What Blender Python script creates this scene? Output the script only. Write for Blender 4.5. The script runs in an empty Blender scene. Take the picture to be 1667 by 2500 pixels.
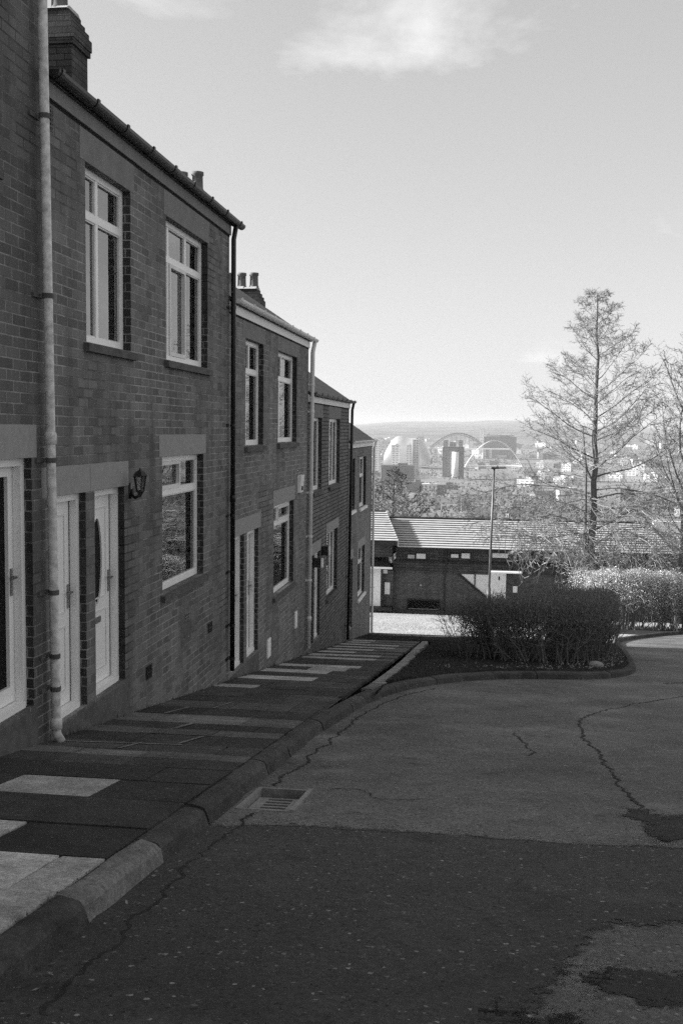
import bpy, math, random
from mathutils import Vector, Matrix
random.seed(7)
rad = math.radians
scene = bpy.context.scene
COL = scene.collection
ORG = {}                                     # world origin of each top-level thing

# ------------------------------------------------------------------ mesh helpers
class MB:
    def __init__(s): s.v=[]; s.f=[]; s.m=[]; s.t=[]
    def vert(s,p): s.v.append(tuple(p)); return len(s.v)-1
    def face(s,idx,m=0,t=1.0): s.f.append(tuple(idx)); s.m.append(m); s.t.append(t)
    def poly(s,pts,m=0,t=1.0): s.face([s.vert(p) for p in pts],m,t)
    def hexa(s,p,m=0,t=1.0):                 # 8 points: bottom ring 0-3, top ring 4-7 (anticlockwise from above)
        b=len(s.v); s.v+= [tuple(q) for q in p]
        for q in ((3,2,1,0),(4,5,6,7),(0,1,5,4),(1,2,6,5),(2,3,7,6),(3,0,4,7)): s.face([b+i for i in q],m,t)
    def box(s,x0,y0,z0,x1,y1,z1,m=0,t=1.0):
        s.hexa([(x0,y0,z0),(x1,y0,z0),(x1,y1,z0),(x0,y1,z0),(x0,y0,z1),(x1,y0,z1),(x1,y1,z1),(x0,y1,z1)],m,t)
    def rbox(s,c,sx,sy,sz,rz,m=0):           # box standing on c, turned by rz
        ca,sa=math.cos(rz),math.sin(rz); P=[]
        for z in (0,sz):
            for a,b in ((-1,-1),(1,-1),(1,1),(-1,1)):
                x,y=a*sx/2,b*sy/2; P.append((c[0]+x*ca-y*sa,c[1]+x*sa+y*ca,c[2]+z))
        s.hexa(P,m)
    def tube(s,pts,rs,n=8,cap=True,m=0,t=1.0):
        pts=[Vector(p) for p in pts]
        if not hasattr(rs,'__len__'): rs=[rs]*len(pts)
        rings=[]; a=None
        for i,p in enumerate(pts):
            d=(pts[min(i+1,len(pts)-1)]-pts[max(i-1,0)]).normalized()
            if a is None:
                a=d.orthogonal().normalized()
            else:
                a=(a-d*a.dot(d));  a=a.normalized() if a.length>1e-6 else d.orthogonal().normalized()
            b=d.cross(a); base=len(s.v)
            for k in range(n):
                an=2*math.pi*k/n; s.v.append(tuple(p+(a*math.cos(an)+b*math.sin(an))*rs[i]))
            rings.append(base)
        for r0,r1 in zip(rings,rings[1:]):
            for k in range(n):
                k2=(k+1)%n; s.face((r0+k,r0+k2,r1+k2,r1+k),m,t)
        if cap:
            s.face([rings[0]+k for k in reversed(range(n))],m,t); s.face([rings[-1]+k for k in range(n)],m,t)
    def lathe(s,c,prof,n=16,m=0):            # prof: (r,z) list about a vertical axis at c
        rings=[]
        for r,z in prof:
            rings.append(len(s.v))
            for k in range(n):
                an=2*math.pi*k/n; s.v.append((c[0]+r*math.cos(an),c[1]+r*math.sin(an),c[2]+z))
        for r0,r1 in zip(rings,rings[1:]):
            for k in range(n):
                k2=(k+1)%n; s.face((r0+k,r0+k2,r1+k2,r1+k),m)
        s.face([rings[0]+k for k in reversed(range(n))],m); s.face([rings[-1]+k for k in range(n)],m)
    def build(s,name,mat,parent=None,smooth=False,tone=False):
        me=bpy.data.meshes.new(name)
        org=Vector((0,0,0))
        if parent is not None:
            root=parent
            while root.parent: root=root.parent
            org=ORG.get(root.name,Vector((0,0,0)))
        me.from_pydata([(x-org.x,y-org.y,z-org.z) for x,y,z in s.v],[],s.f)
        for q in (mat if isinstance(mat,(list,tuple)) else [mat]): me.materials.append(q)
        if any(s.m): me.polygons.foreach_set('material_index',s.m)
        if smooth: me.polygons.foreach_set('use_smooth',[True]*len(s.f))
        if tone:
            a=me.color_attributes.new('tone','FLOAT_COLOR','CORNER'); dat=[]
            for f,t in zip(s.f,s.t): dat+=[t,t,t,1.0]*len(f)
            a.data.foreach_set('color',dat)
        me.update()
        o=bpy.data.objects.new(name,me); COL.objects.link(o)
        if parent is not None: o.parent=parent
        return o
def thing(name,label,cat,loc,group=None):
    o=bpy.data.objects.new(name,None); COL.objects.link(o); o.location=loc; o.empty_display_size=.2
    ORG[o.name]=Vector(loc); o['label']=label; o['category']=cat
    if group: o['group']=group
    return o
def tag(o,label,cat,group=None):
    o['label']=label; o['category']=cat
    if group: o['group']=group
    return o
def struct(o,kind='structure'): o['kind']=kind; return o
def recentre(o):                              # move a one-mesh thing's origin to its base
    me=o.data; xs=[v.co for v in me.vertices]
    c=Vector(((min(p.x for p in xs)+max(p.x for p in xs))/2,(min(p.y for p in xs)+max(p.y for p in xs))/2,min(p.z for p in xs)))
    me.transform(Matrix.Translation(-c)); o.location=c; return o
def lerp(a,b,t): return a+(b-a)*t

# ------------------------------------------------------------------ materials (the place is seen in black and white: all greys)
class NT:
    def __init__(s,name):
        s.mat=bpy.data.materials.new(name); s.mat.use_nodes=True; s.t=s.mat.node_tree; s.n=s.t.nodes; s.b=s.n['Principled BSDF']
        s.pos=s.n.new('ShaderNodeNewGeometry')
    def new(s,ty,**k):
        q=s.n.new('ShaderNode'+ty)
        for a,b in k.items(): setattr(q,a,b)
        return q
    def l(s,a,b): s.t.links.new(a,b)
    def noise(s,scale,detail=4,rough=.6,vec=None):
        q=s.new('TexNoise'); q.inputs['Scale'].default_value=scale; q.inputs['Detail'].default_value=detail; q.inputs['Roughness'].default_value=rough
        s.l(vec or s.pos.outputs['Position'],q.inputs['Vector']); return q.outputs['Fac']
    def ramp(s,fac,stops):
        q=s.new('ValToRGB'); e=q.color_ramp.elements
        while len(e)<len(stops): e.new(.5)
        for i,(p,v) in enumerate(stops): e[i].position=p; e[i].color=(v,v,v,1)
        s.l(fac,q.inputs[0]); return q.outputs[0]
    def math(s,op,a,b=None,clamp=False):
        q=s.new('Math',operation=op); q.use_clamp=clamp
        for i,x in enumerate((a,b)):
            if x is None: continue
            if isinstance(x,(int,float)): q.inputs[i].default_value=x
            else: s.l(x,q.inputs[i])
        return q.outputs[0]
    def mix(s,f,a,b,mode='MIX'):
        q=s.new('MixRGB',blend_type=mode)
        for i,x in enumerate((f,a,b)):
            if isinstance(x,(int,float)): q.inputs[i].default_value=x if i==0 else (x,x,x,1)
            else: s.l(x,q.inputs[i])
        return q.outputs[0]
    def bump(s,h,dist,strength=1.0,normal=None):
        q=s.new('Bump'); q.inputs['Distance'].default_value=dist; q.inputs['Strength'].default_value=strength
        s.l(h,q.inputs['Height'])
        if normal: s.l(normal,q.inputs['Normal'])
        s.l(q.outputs[0],s.b.inputs['Normal']); return q.outputs[0]
    def col(s,c):
        if isinstance(c,(int,float)): s.b.inputs['Base Color'].default_value=(c,c,c,1)
        else: s.l(c,s.b.inputs['Base Color'])
def plain(name,v0,v1=None,scale=8,rough=.7,bump=0,detail=5,spec=.3,metal=0):
    t=NT(name); v1=v0 if v1 is None else v1
    n=t.noise(scale,detail); t.col(t.ramp(n,[(.3,v0),(.7,v1)]))
    t.b.inputs['Roughness'].default_value=rough; t.b.inputs['Specular IOR Level'].default_value=spec; t.b.inputs['Metallic'].default_value=metal
    if bump: t.bump(t.noise(scale*3,detail),bump)
    return t.mat
def wall_uv(t):                                # metres along a wall and up it, whichever way the wall faces
    sp=t.new('SeparateXYZ'); t.l(t.pos.outputs['Position'],sp.inputs[0])
    sn=t.new('SeparateXYZ'); t.l(t.pos.outputs['True Normal'],sn.inputs[0])
    m=t.math('GREATER_THAN',t.math('ABSOLUTE',sn.outputs[1]),.6)
    mx=t.new('Mix'); mx.data_type='FLOAT'; t.l(m,mx.inputs[0]); t.l(sp.outputs[1],mx.inputs[2]); t.l(sp.outputs[0],mx.inputs[3])
    return mx.outputs[0],sp.outputs[2],sp
def brick(name,b0,b1,mortar,w=.2325,h=.086,ms=.006,stain=.35,seed=0,bumpd=.006,rough=.85):
    t=NT(name); u,v,sp=wall_uv(t)
    wob=t.math('MULTIPLY',t.math('SUBTRACT',t.noise(1.3,2),.5),.012)
    c=t.new('CombineXYZ'); t.l(t.math('ADD',u,seed*3.7),c.inputs[0]); t.l(t.math('ADD',v,wob),c.inputs[1])
    q=t.new('TexBrick'); q.offset=.5; q.inputs['Scale'].default_value=1
    q.inputs['Color1'].default_value=(b0,)*3+(1,); q.inputs['Color2'].default_value=(b1,)*3+(1,); q.inputs['Mortar'].default_value=(mortar,)*3+(1,)
    q.inputs['Mortar Size'].default_value=ms; q.inputs['Mortar Smooth'].default_value=.25; q.inputs['Brick Width'].default_value=w; q.inputs['Row Height'].default_value=h
    t.l(c.outputs[0],q.inputs['Vector'])
    # pointing that is patchy: worn away, dark and recessed in places, pale and flush in others
    patch=t.ramp(t.noise(.55,4,.65),[(.36,0.0),(.55,1.0)])
    fine=t.ramp(t.noise(4,4,.6),[(.28,0.25),(.5,1.0)])
    mcol=t.mix(t.math('MULTIPLY',patch,fine),b0*.45,mortar)
    body=t.mix(q.outputs['Fac'],q.outputs['Color'],mcol)
    body=t.mix(stain,body,t.ramp(t.noise(.8,6,.7),[(.3,.55),(.7,1.35)]),'MULTIPLY')
    body=t.mix(.35,body,t.ramp(t.noise(60,4,.8),[(.25,.5),(.75,1.5)]),'MULTIPLY')
    mpn=t.new('Mapping'); mpn.inputs['Scale'].default_value=(2.2,2.2,.22); t.l(t.pos.outputs['Position'],mpn.inputs[0])
    body=t.mix(.55,body,t.ramp(t.noise(1,6,.7,mpn.outputs[0]),[(.36,.52),(.60,1.15)]),'MULTIPLY')
    t.col(body); t.b.inputs['Roughness'].default_value=rough; t.b.inputs['Specular IOR Level'].default_value=.2
    hgt=t.math('ADD',t.math('MULTIPLY',q.outputs['Fac'],-1.0),t.math('MULTIPLY',t.noise(45,5,.7),.55))
    t.bump(hgt,bumpd,.9); return t.mat

M={}
M['brick0']=brick('brick_dark',.095,.15,.28,seed=1,ms=.007)
M['brick1']=brick('brick_terrace',.12,.20,.34,seed=2,ms=.008)
M['brick2']=brick('brick_terrace_b',.14,.22,.40,seed=3,ms=.007)
M['brick3']=brick('brick_terrace_c',.14,.21,.05,seed=4,bumpd=.012,ms=.012)
M['brick4']=brick('brick_terrace_d',.16,.23,.36,seed=5)
M['brickch']=brick('brick_chimney',.06,.10,.035,seed=6,bumpd=.012)
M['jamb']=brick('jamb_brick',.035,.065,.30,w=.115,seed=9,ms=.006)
M['brickfar']=brick('brick_block',.075,.12,.16,seed=7)
M['panelfar']=brick('hung_tile',.05,.085,.03,w=.5,h=.14,ms=.012,seed=8)
M['stone']=plain('concrete_lintel',.27,.33,14,.9,.002)
M['sill']=plain('stone_sill',.07,.13,9,.9,.003)
M['render']=plain('grey_band',.17,.23,5,.9,.001)
M['pvc']=plain('white_pvc',.84,.90,3,.35,0,spec=.5)
M['pvcs']=plain('white_pvc_weathered',.66,.80,6,.5,0)
M['gpipe']=plain('grey_paint_pipe',.36,.80,16,.55,.001)
M['black']=plain('black_paint',.006,.014,12,.45,.001,spec=.5)
M['dark']=plain('dark_recess',.006,.012,5,.9)
M['metal']=plain('handle_metal',.25,.35,10,.3,0,metal=.8)
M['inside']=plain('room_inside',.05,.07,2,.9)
M['curtain']=plain('curtain_cloth',.38,.52,4,.9)
M['blind']=plain('grey_blind',.22,.34,3,.9)
M['net']=plain('net_curtain',.86,.92,4,.9)
M['pot']=plain('chimney_pot_clay',.10,.17,6,.8,.002)
M['mortar']=plain('chimney_flaunching',.30,.55,12,.95,.01)
M['white']=plain('white_board',.78,.86,3,.6)
M['kerb']=None
def glassmat():
    t=NT('window_glass'); n=t.n; n.remove(t.b)
    tr=t.new('BsdfTransparent'); tr.inputs[0].default_value=(.86,.86,.86,1)
    gl=t.new('BsdfGlossy'); gl.inputs['Roughness'].default_value=.015
    fr=t.new('Fresnel'); fr.inputs[0].default_value=3.8
    bp=t.new('Bump'); bp.inputs['Distance'].default_value=.0012; t.l(t.noise(2.2,1),bp.inputs['Height']); t.l(bp.outputs[0],gl.inputs['Normal'])
    mx=t.new('MixShader'); t.l(fr.outputs[0],mx.inputs[0]); t.l(tr.outputs[0],mx.inputs[1]); t.l(gl.outputs[0],mx.inputs[2])
    t.l(mx.outputs[0],n['Material Output'].inputs[0]); return t.mat
M['glass']=glassmat()
def slate():
    t=NT('slate_roof'); sp=t.new('SeparateXYZ'); t.l(t.pos.outputs['Position'],sp.inputs[0])
    c=t.new('CombineXYZ'); t.l(sp.outputs[1],c.inputs[0]); t.l(t.math('MULTIPLY',sp.outputs[0],1.2),c.inputs[1])
    q=t.new('TexBrick'); q.inputs['Scale'].default_value=1
    q.inputs['Color1'].default_value=(.035,)*3+(1,); q.inputs['Color2'].default_value=(.075,)*3+(1,); q.inputs['Mortar'].default_value=(.012,)*3+(1,)
    q.inputs['Mortar Size'].default_value=.008; q.inputs['Brick Width'].default_value=.26; q.inputs['Row Height'].default_value=.22
    t.l(c.outputs[0],q.inputs['Vector']); t.col(t.mix(.5,q.outputs[0],t.ramp(t.noise(5,5),[(.3,.5),(.7,1.5)]),'MULTIPLY'))
    t.b.inputs['Roughness'].default_value=.6; t.bump(q.outputs['Fac'],-.01); return t.mat
M['slate']=slate()
def asphalt(name,a,b,spk,spkamt,big=.35):
    t=NT(name); P=t.pos.outputs['Position']
    base=t.ramp(t.noise(big,6,.62),[(.32,a),(.68,b)])
    base=t.mix(.75,base,t.ramp(t.noise(150,3,.8),[(.25,.35),(.75,1.65)]),'MULTIPLY')
    base=t.mix(.5,base,t.ramp(t.noise(6,6,.75),[(.3,.6),(.7,1.4)]),'MULTIPLY')
    base=t.mix(.75,base,t.ramp(t.noise(34,5,.85),[(.34,.35),(.66,1.65)]),'MULTIPLY')
    vo=t.new('TexVoronoi'); vo.inputs['Scale'].default_value=44; vo.inputs['Randomness'].default_value=1; wn=t.new('TexNoise'); wn.inputs['Scale'].default_value=70; t.l(P,wn.inputs['Vector']); t.l(t.mix(.025,P,wn.outputs['Color'],'ADD'),vo.inputs['Vector'])
    sc=t.new('SeparateColor'); t.l(vo.outputs['Color'],sc.inputs[0])
    pick=t.math('MULTIPLY',t.math('GREATER_THAN',sc.outputs[0],1-spkamt),t.math('LESS_THAN',vo.outputs['Distance'],t.math('MULTIPLY',sc.outputs[2],.5)))
    base=t.mix(pick,base,t.mix(sc.outputs[1],b*1.1,spk))
    dk=t.math('MULTIPLY',t.math('LESS_THAN',sc.outputs[0],.10),t.math('LESS_THAN',vo.outputs['Distance'],.36))
    base=t.mix(dk,base,a*.3)
    # a scatter of worn dark spots
    base=t.mix(t.ramp(t.noise(2.3,7,.75),[(.56,0.0),(.70,.75)]),base,a*.35)
    base=t.mix(t.ramp(t.noise(1.1,7,.7),[(.56,0.0),(.70,.5)]),base,b*1.5)
    t.col(base); t.b.inputs['Roughness'].default_value=.85; t.b.inputs['Specular IOR Level'].default_value=.35
    t.bump(t.math('ADD',t.noise(110,4,.8),t.math('MULTIPLY',t.noise(18,4,.7),1.2)),.008); return t.mat
M['road']=asphalt('old_asphalt',.085,.19,.36,.12,.55)
M['patch']=asphalt('dark_asphalt',.042,.080,.32,.13)
M['tar']=asphalt('crack_tar',.012,.03,.10,.1,2.0)
M['worn']=asphalt('pitted_asphalt',.015,.035,.16,.2,2.0)
def breakup(mat,scale,lo,hi):
    t=mat.node_tree; n=t.nodes; ps=n.new('ShaderNodeNewGeometry'); q=n.new('ShaderNodeTexNoise'); q.inputs['Scale'].default_value=scale; q.inputs['Detail'].default_value=6; q.inputs['Roughness'].default_value=.75; t.links.new(ps.outputs['Position'],q.inputs['Vector'])
    r=n.new('ShaderNodeValToRGB'); r.color_ramp.elements[0].position=lo; r.color_ramp.elements[1].position=hi; t.links.new(q.outputs['Fac'],r.inputs[0]); t.links.new(r.outputs[0],n['Principled BSDF'].inputs['Alpha'])

def slabmat():
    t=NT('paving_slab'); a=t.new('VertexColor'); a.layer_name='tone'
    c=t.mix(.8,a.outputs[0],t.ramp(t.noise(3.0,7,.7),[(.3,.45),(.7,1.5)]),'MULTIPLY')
    c=t.mix(.6,c,t.ramp(t.noise(28,5,.85),[(.34,.4),(.66,1.6)]),'MULTIPLY')
    c=t.mix(.85,c,t.ramp(t.noise(120,3,.8),[(.25,.5),(.75,1.5)]),'MULTIPLY')
    c=t.mix(t.ramp(t.noise(1.7,7,.75),[(.56,0.0),(.72,.55)]),c,.02)
    c=t.mix(t.ramp(t.noise(2.6,8,.8),[(.60,0.0),(.72,.40)]),c,.22)
    t.col(c); t.b.inputs['Roughness'].default_value=.85; t.b.inputs['Specular IOR Level'].default_value=.3
    t.bump(t.math('ADD',t.noise(90,4,.75),t.noise(9,4,.7)),.009); return t.mat
M['slab']=slabmat()
M['kerb']=slabmat(); M['kerb'].name='kerb_stone'
def soilmat(name,a,b,scale,bump,rough=1):
    t=NT(name); c=t.ramp(t.noise(scale,8,.75),[(.3,a),(.7,b)])
    c=t.mix(.5,c,t.ramp(t.noise(.5,4),[(.3,.7),(.7,1.3)]),'MULTIPLY'); t.col(c)
    t.b.inputs['Roughness'].default_value=rough; t.b.inputs['Specular IOR Level'].default_value=.1; t.bump(t.noise(scale*2,6,.8),bump); return t.mat
M['soil']=soilmat('soil',.012,.05,12,.03)
M['turf']=soilmat('turf',.035,.09,25,.03)
M['turfd']=soilmat('dry_turf',.30,.48,9,.03)
M['terrain']=soilmat('valley_ground',.12,.28,.02,.3)
_t=M['terrain'].node_tree; _p=_t.nodes.new('ShaderNodeNewGeometry'); _s=_t.nodes.new('ShaderNodeSeparateXYZ'); _t.links.new(_p.outputs['Position'],_s.inputs[0])
_m=_t.nodes.new('ShaderNodeMapRange'); _m.inputs[1].default_value=2600; _m.inputs[2].default_value=4200; _t.links.new(_s.outputs[1],_m.inputs[0])   # the far hills are dark woodland
_n=_t.nodes.new('ShaderNodeTexNoise'); _n.inputs['Scale'].default_value=.006; _n.inputs['Detail'].default_value=8; _t.links.new(_p.outputs['Position'],_n.inputs['Vector'])
_r=_t.nodes.new('ShaderNodeValToRGB'); _r.color_ramp.elements[0].position=.4; _r.color_ramp.elements[0].color=(.02,.02,.02,1); _r.color_ramp.elements[1].position=.65; _r.color_ramp.elements[1].color=(.12,.12,.12,1); _t.links.new(_n.outputs['Fac'],_r.inputs[0])
_x=_t.nodes.new('ShaderNodeMixRGB'); _b=_t.nodes['Principled BSDF']; _o=_b.inputs['Base Color'].links[0].from_socket
_t.links.new(_m.outputs[0],_x.inputs[0]); _t.links.new(_o,_x.inputs[1]); _t.links.new(_r.outputs[0],_x.inputs[2]); _t.links.new(_x.outputs[0],_b.inputs['Base Color'])
M['bark']=plain('bark',.07,.17,9,.95,.01,spec=.1)
M['twig']=plain('twigs',.17,.27,3,.95,spec=.1)
M['twigl']=plain('pale_twigs',.26,.40,3,.95,spec=.1)
M['birch']=plain('birch_bark',.5,.75,4,.8)
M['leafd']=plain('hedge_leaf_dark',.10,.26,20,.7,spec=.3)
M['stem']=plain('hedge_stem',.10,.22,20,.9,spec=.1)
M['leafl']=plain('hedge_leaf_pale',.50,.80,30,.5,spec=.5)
M['grassm']=plain('grass_blades',.05,.11,4,.8,spec=.2)
M['grassl']=plain('dry_grass_blades',.30,.50,4,.8,spec=.2)
M['tile']=plain('concrete_tile',.40,.56,3,.9,.003)
M['fascia']=plain('dark_timber',.015,.03,6,.7)
M['leaf']=plain('dead_leaf',.10,.35,40,.8)

# ------------------------------------------------------------------ ground levels
WX=-3.63                                       # the street face of the terrace
def zp(Y):                                     # pavement level, dropping down the hill
    if Y<=34: return -1.36-.1575*Y
    if Y<=54: return -6.715-.144*(Y-34)
    return -9.6-.10*(Y-54)
def zr(Y): return zp(Y)-.12

# ------------------------------------------------------------------ windows and doors
FX=WX-.085                                     # front of the frames, set back in the reveal
def window(parent,y0,y1,z0,z1,cols=(.5,),tr=.27,low=(),curt='net',curtw=.5,sash=(),mat='pvc',label=None,fw=.06):
    o=MB(); x0,x1=FX-.07,FX
    o.box(x0,y0,z0,x1,y0+fw,z1); o.box(x0,y1-fw,z0,x1,y1,z1)
    o.box(x0,y0+fw,z1-fw,x1,y1-fw,z1); o.box(x0,y0+fw,z0,x1,y1-fw,z0+fw*1.2)
    zt=z1-(z1-z0)*tr
    if tr: o.box(x0+.004,y0+fw,zt-.035,x1-.003,y1-fw,zt+.035)
    W=y1-y0
    for c in cols:
        y=y0+W*c
        if tr: o.box(x0+.008,y-.03,zt+.035,x1-.006,y+.03,z1-fw)
    for c in (low if tr else cols):
        y=y0+W*c; o.box(x0+.008,y-.03,z0+fw*1.2,x1-.006,y+.03,(zt-.035) if tr else z1-fw)
    # thin inner beads round each light
    def lights():
        L=[]
        if tr:
            e=[y0+fw]+[y0+W*c for c in cols]+[y1-fw]
            for i,(a,b) in enumerate(zip(e,e[1:])): L.append((a+(.03 if i else 0),b-(.03 if i<len(e)-2 else 0),zt+.035,z1-fw))
            e=[y0+fw]+[y0+W*c for c in low]+[y1-fw]
            for i,(a,b) in enumerate(zip(e,e[1:])): L.append((a+(.03 if i else 0),b-(.03 if i<len(e)-2 else 0),z0+fw*1.2,zt-.035))
        else:
            e=[y0+fw]+[y0+W*c for c in cols]+[y1-fw]
            for i,(a,b) in enumerate(zip(e,e[1:])): L.append((a+(.03 if i else 0),b-(.03 if i<len(e)-2 else 0),z0+fw*1.2,z1-fw))
        return L
    w=o.build('window',M[mat],parent)
    if label: w['label']=label
    g=MB(); bd=MB()
    for k,(a,b,c,d) in enumerate(lights()):
        g.poly([(FX-.035,a,c),(FX-.035,b,c),(FX-.035,b,d),(FX-.035,a,d)])
        t=.045 if k in sash else .016; xx=FX+.012 if k in sash else FX-.012
        bd.box(FX-.034,a,c,xx,a+t,d); bd.box(FX-.034,b-t,c,xx,b,d); bd.box(FX-.034,a+t,c,xx,b-t,c+t); bd.box(FX-.034,a+t,d-t,xx,b-t,d)
    g.build('pane',M['glass'],w); bd.build('glazing_bead',M['pvcs'],w)
    # cloth behind the glass
    cm=MB(); x=FX-.10
    def cloth(a,b,c,d):
        n=max(4,int((b-a)/.03)); P=[(x+.018*math.sin(i*1.9)+.01*math.sin(i*.7),lerp(a,b,i/n)) for i in range(n+1)]
        for (xa,ya),(xb,yb) in zip(P,P[1:]): cm.poly([(xa,ya,c),(xb,yb,c),(xb,yb,d),(xa,ya,d)])
    if curt=='net':
        cloth(y0+.02,y0+W*curtw,z0+.03,z1-.03); nb=cm.build('net_curtain',M['net'],w); cm=MB()
        cloth(y0+W*curtw+.03,y1-.02,z0+.03,z1-.03); cm.build('curtain',M['curtain'],w)
    elif curt=='plain':
        cloth(y0+.02,y0+W*.50,z0+.03,z1-.03); cm.build('blind',M['blind'],w); cm=MB(); cloth(y1-W*.44,y1-.02,z0+.03,z1-.03); cm.build('curtain',M['curtain'],w)
    elif curt=='both':
        cloth(y0+.02,y0+W*.40,z0+.03,z1-.03); cm.build('net_curtain',M['net'],w); cm=MB(); cloth(y1-W*.42,y1-.02,z0+.03,z1-.03); cm.build('curtain',M['curtain'],w)
    return w
def sill(parent,y0,y1,z,mat='sill',h=.09,out=.055):
    m=MB(); m.hexa([(FX-.01,y0-.07,z-h),(WX+out,y0-.07,z-h),(WX+out,y1+.07,z-h),(FX-.01,y1+.07,z-h),(FX-.01,y0-.07,z+.005),(WX+out,y0-.07,z-.018),(WX+out,y1+.07,z-.018),(FX-.01,y1+.07,z+.005)])
    return m.build('window_sill',M[mat],parent)
def lintel(parent,y0,y1,z0,z1,mat='stone',out=.004):
    m=MB(); m.box(WX-.10,y0,z0,WX+out,y1,z1); return m.build('lintel',M[mat],parent)
def door(parent,y0,y1,z0,z1,kind='panel',hand=1,label=None):
    f=MB(); x0,x1=FX-.09,FX; fw=.065; x0=FX-.12; x1=FX+.018
    f.box(x0,y0,z0,x1,y0+fw,z1); f.box(x0,y1-fw,z0,x1,y1,z1); f.box(x0,y0+fw,z1-fw,x1,y1-fw,z1); f.box(x0,y0+fw,z0,x1+.02,y1-fw,z0+.05)
    a,b,c,e=y0+fw+.006,y1-fw-.006,z0+.056,z1-fw-.006
    d=MB(); xd=FX-.052; st=.13
    if kind=='glazed':
        d.box(xd-.05,a,c,xd,a+st*.6,e); d.box(xd-.05,b-st*.6,c,xd,b,e); d.box(xd-.05,a+st*.6,e-st*.6,xd,b-st*.6,e); d.box(xd-.05,a+st*.6,c,xd,b-st*.6,c+st)
    else:
        d.box(xd-.05,a,c,xd,b,e)
    do=d.build('door',M['pvc'],parent)
    if label: do['label']=label
    f.build('door_frame',M['pvc'],do)
    if kind=='glazed':
        g=MB(); g.poly([(xd-.03,a+.07,c+.12),(xd-.03,b-.07,c+.12),(xd-.03,b-.07,e-.07),(xd-.03,a+.07,e-.07)]); g.build('pane',M['dglass'],do)
        p=MB(); p.box(xd-.024,(a+b)/2-.13,c+.92,xd-.01,(a+b)/2+.13,c+.99); p.build('letter_plate',M['pvc'],do)
    else:
        # raised mouldings of the moulded panel door
        p=MB(); m0,m1=a+.11,b-.11; t=.014
        for q0,q1,r0,r1 in ((m0,m1,c+.13,c+.72),(m0,m1,c+.84,e-.12)):
            p.box(xd,q0,r0,xd+.008,q0+t,r1); p.box(xd,q1-t,r0,xd+.008,q1,r1); p.box(xd,q0+t,r0,xd+.008,q1-t,r0+t); p.box(xd,q0+t,r1-t,xd+.008,q1-t,r1)
        p.build('door_moulding',M['pvcs'],do)
        s=MB(); s.box(xd+.001,a-.005,c,xd+.0035,a+.004,e); s.box(xd+.001,b-.004,c,xd+.0035,b+.005,e); s.build('door_seal',M['black'],do)
        if kind=='oval':
            o=MB(); g=MB(); cy,cz=(a+b)/2-.055,c+1.22; n=28
            R=[(cy+.13*math.cos(2*math.pi*k/n),cz+.42*math.sin(2*math.pi*k/n)) for k in range(n+1)]
            R2=[(cy+.155*math.cos(2*math.pi*k/n),cz+.455*math.sin(2*math.pi*k/n)) for k in range(n+1)]
            for k in range(n):
                o.poly([(xd+.022,*R[k]),(xd+.022,*R[k+1]),(xd+.004,*R2[k+1]),(xd+.004,*R2[k])]); o.poly([(xd+.022,*R[k+1]),(xd+.022,*R[k]),(xd+.005,*R[k]),(xd+.005,*R[k+1])])
            g.poly([(xd+.005,y,z) for y,z in R[:-1]])
            o.build('glazing_ring',M['pvc'],do); g.build('oval_pane',M['dglass'],do)
            l=MB(); l.box(xd,cy-.12,c+.60,xd+.012,cy+.12,c+.66); l.build('letter_plate',M['metal'],do)
    h=MB(); hy=b-.045 if hand>0 else a+.045
    h.box(xd,hy-.016,c+.87,xd+.012,hy+.016,c+1.09); h.tube([(xd+.01,hy,c+1.02),(xd+.05,hy,c+1.02),(xd+.055,hy-hand*.10,c+1.02)],[.011,.011,.009],6)
    h.build('door_handle',M['metal'],do)
    return do
M['dglass']=plain('door_obscure_glass',.004,.008,60,.5,.002,spec=.08)

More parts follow.
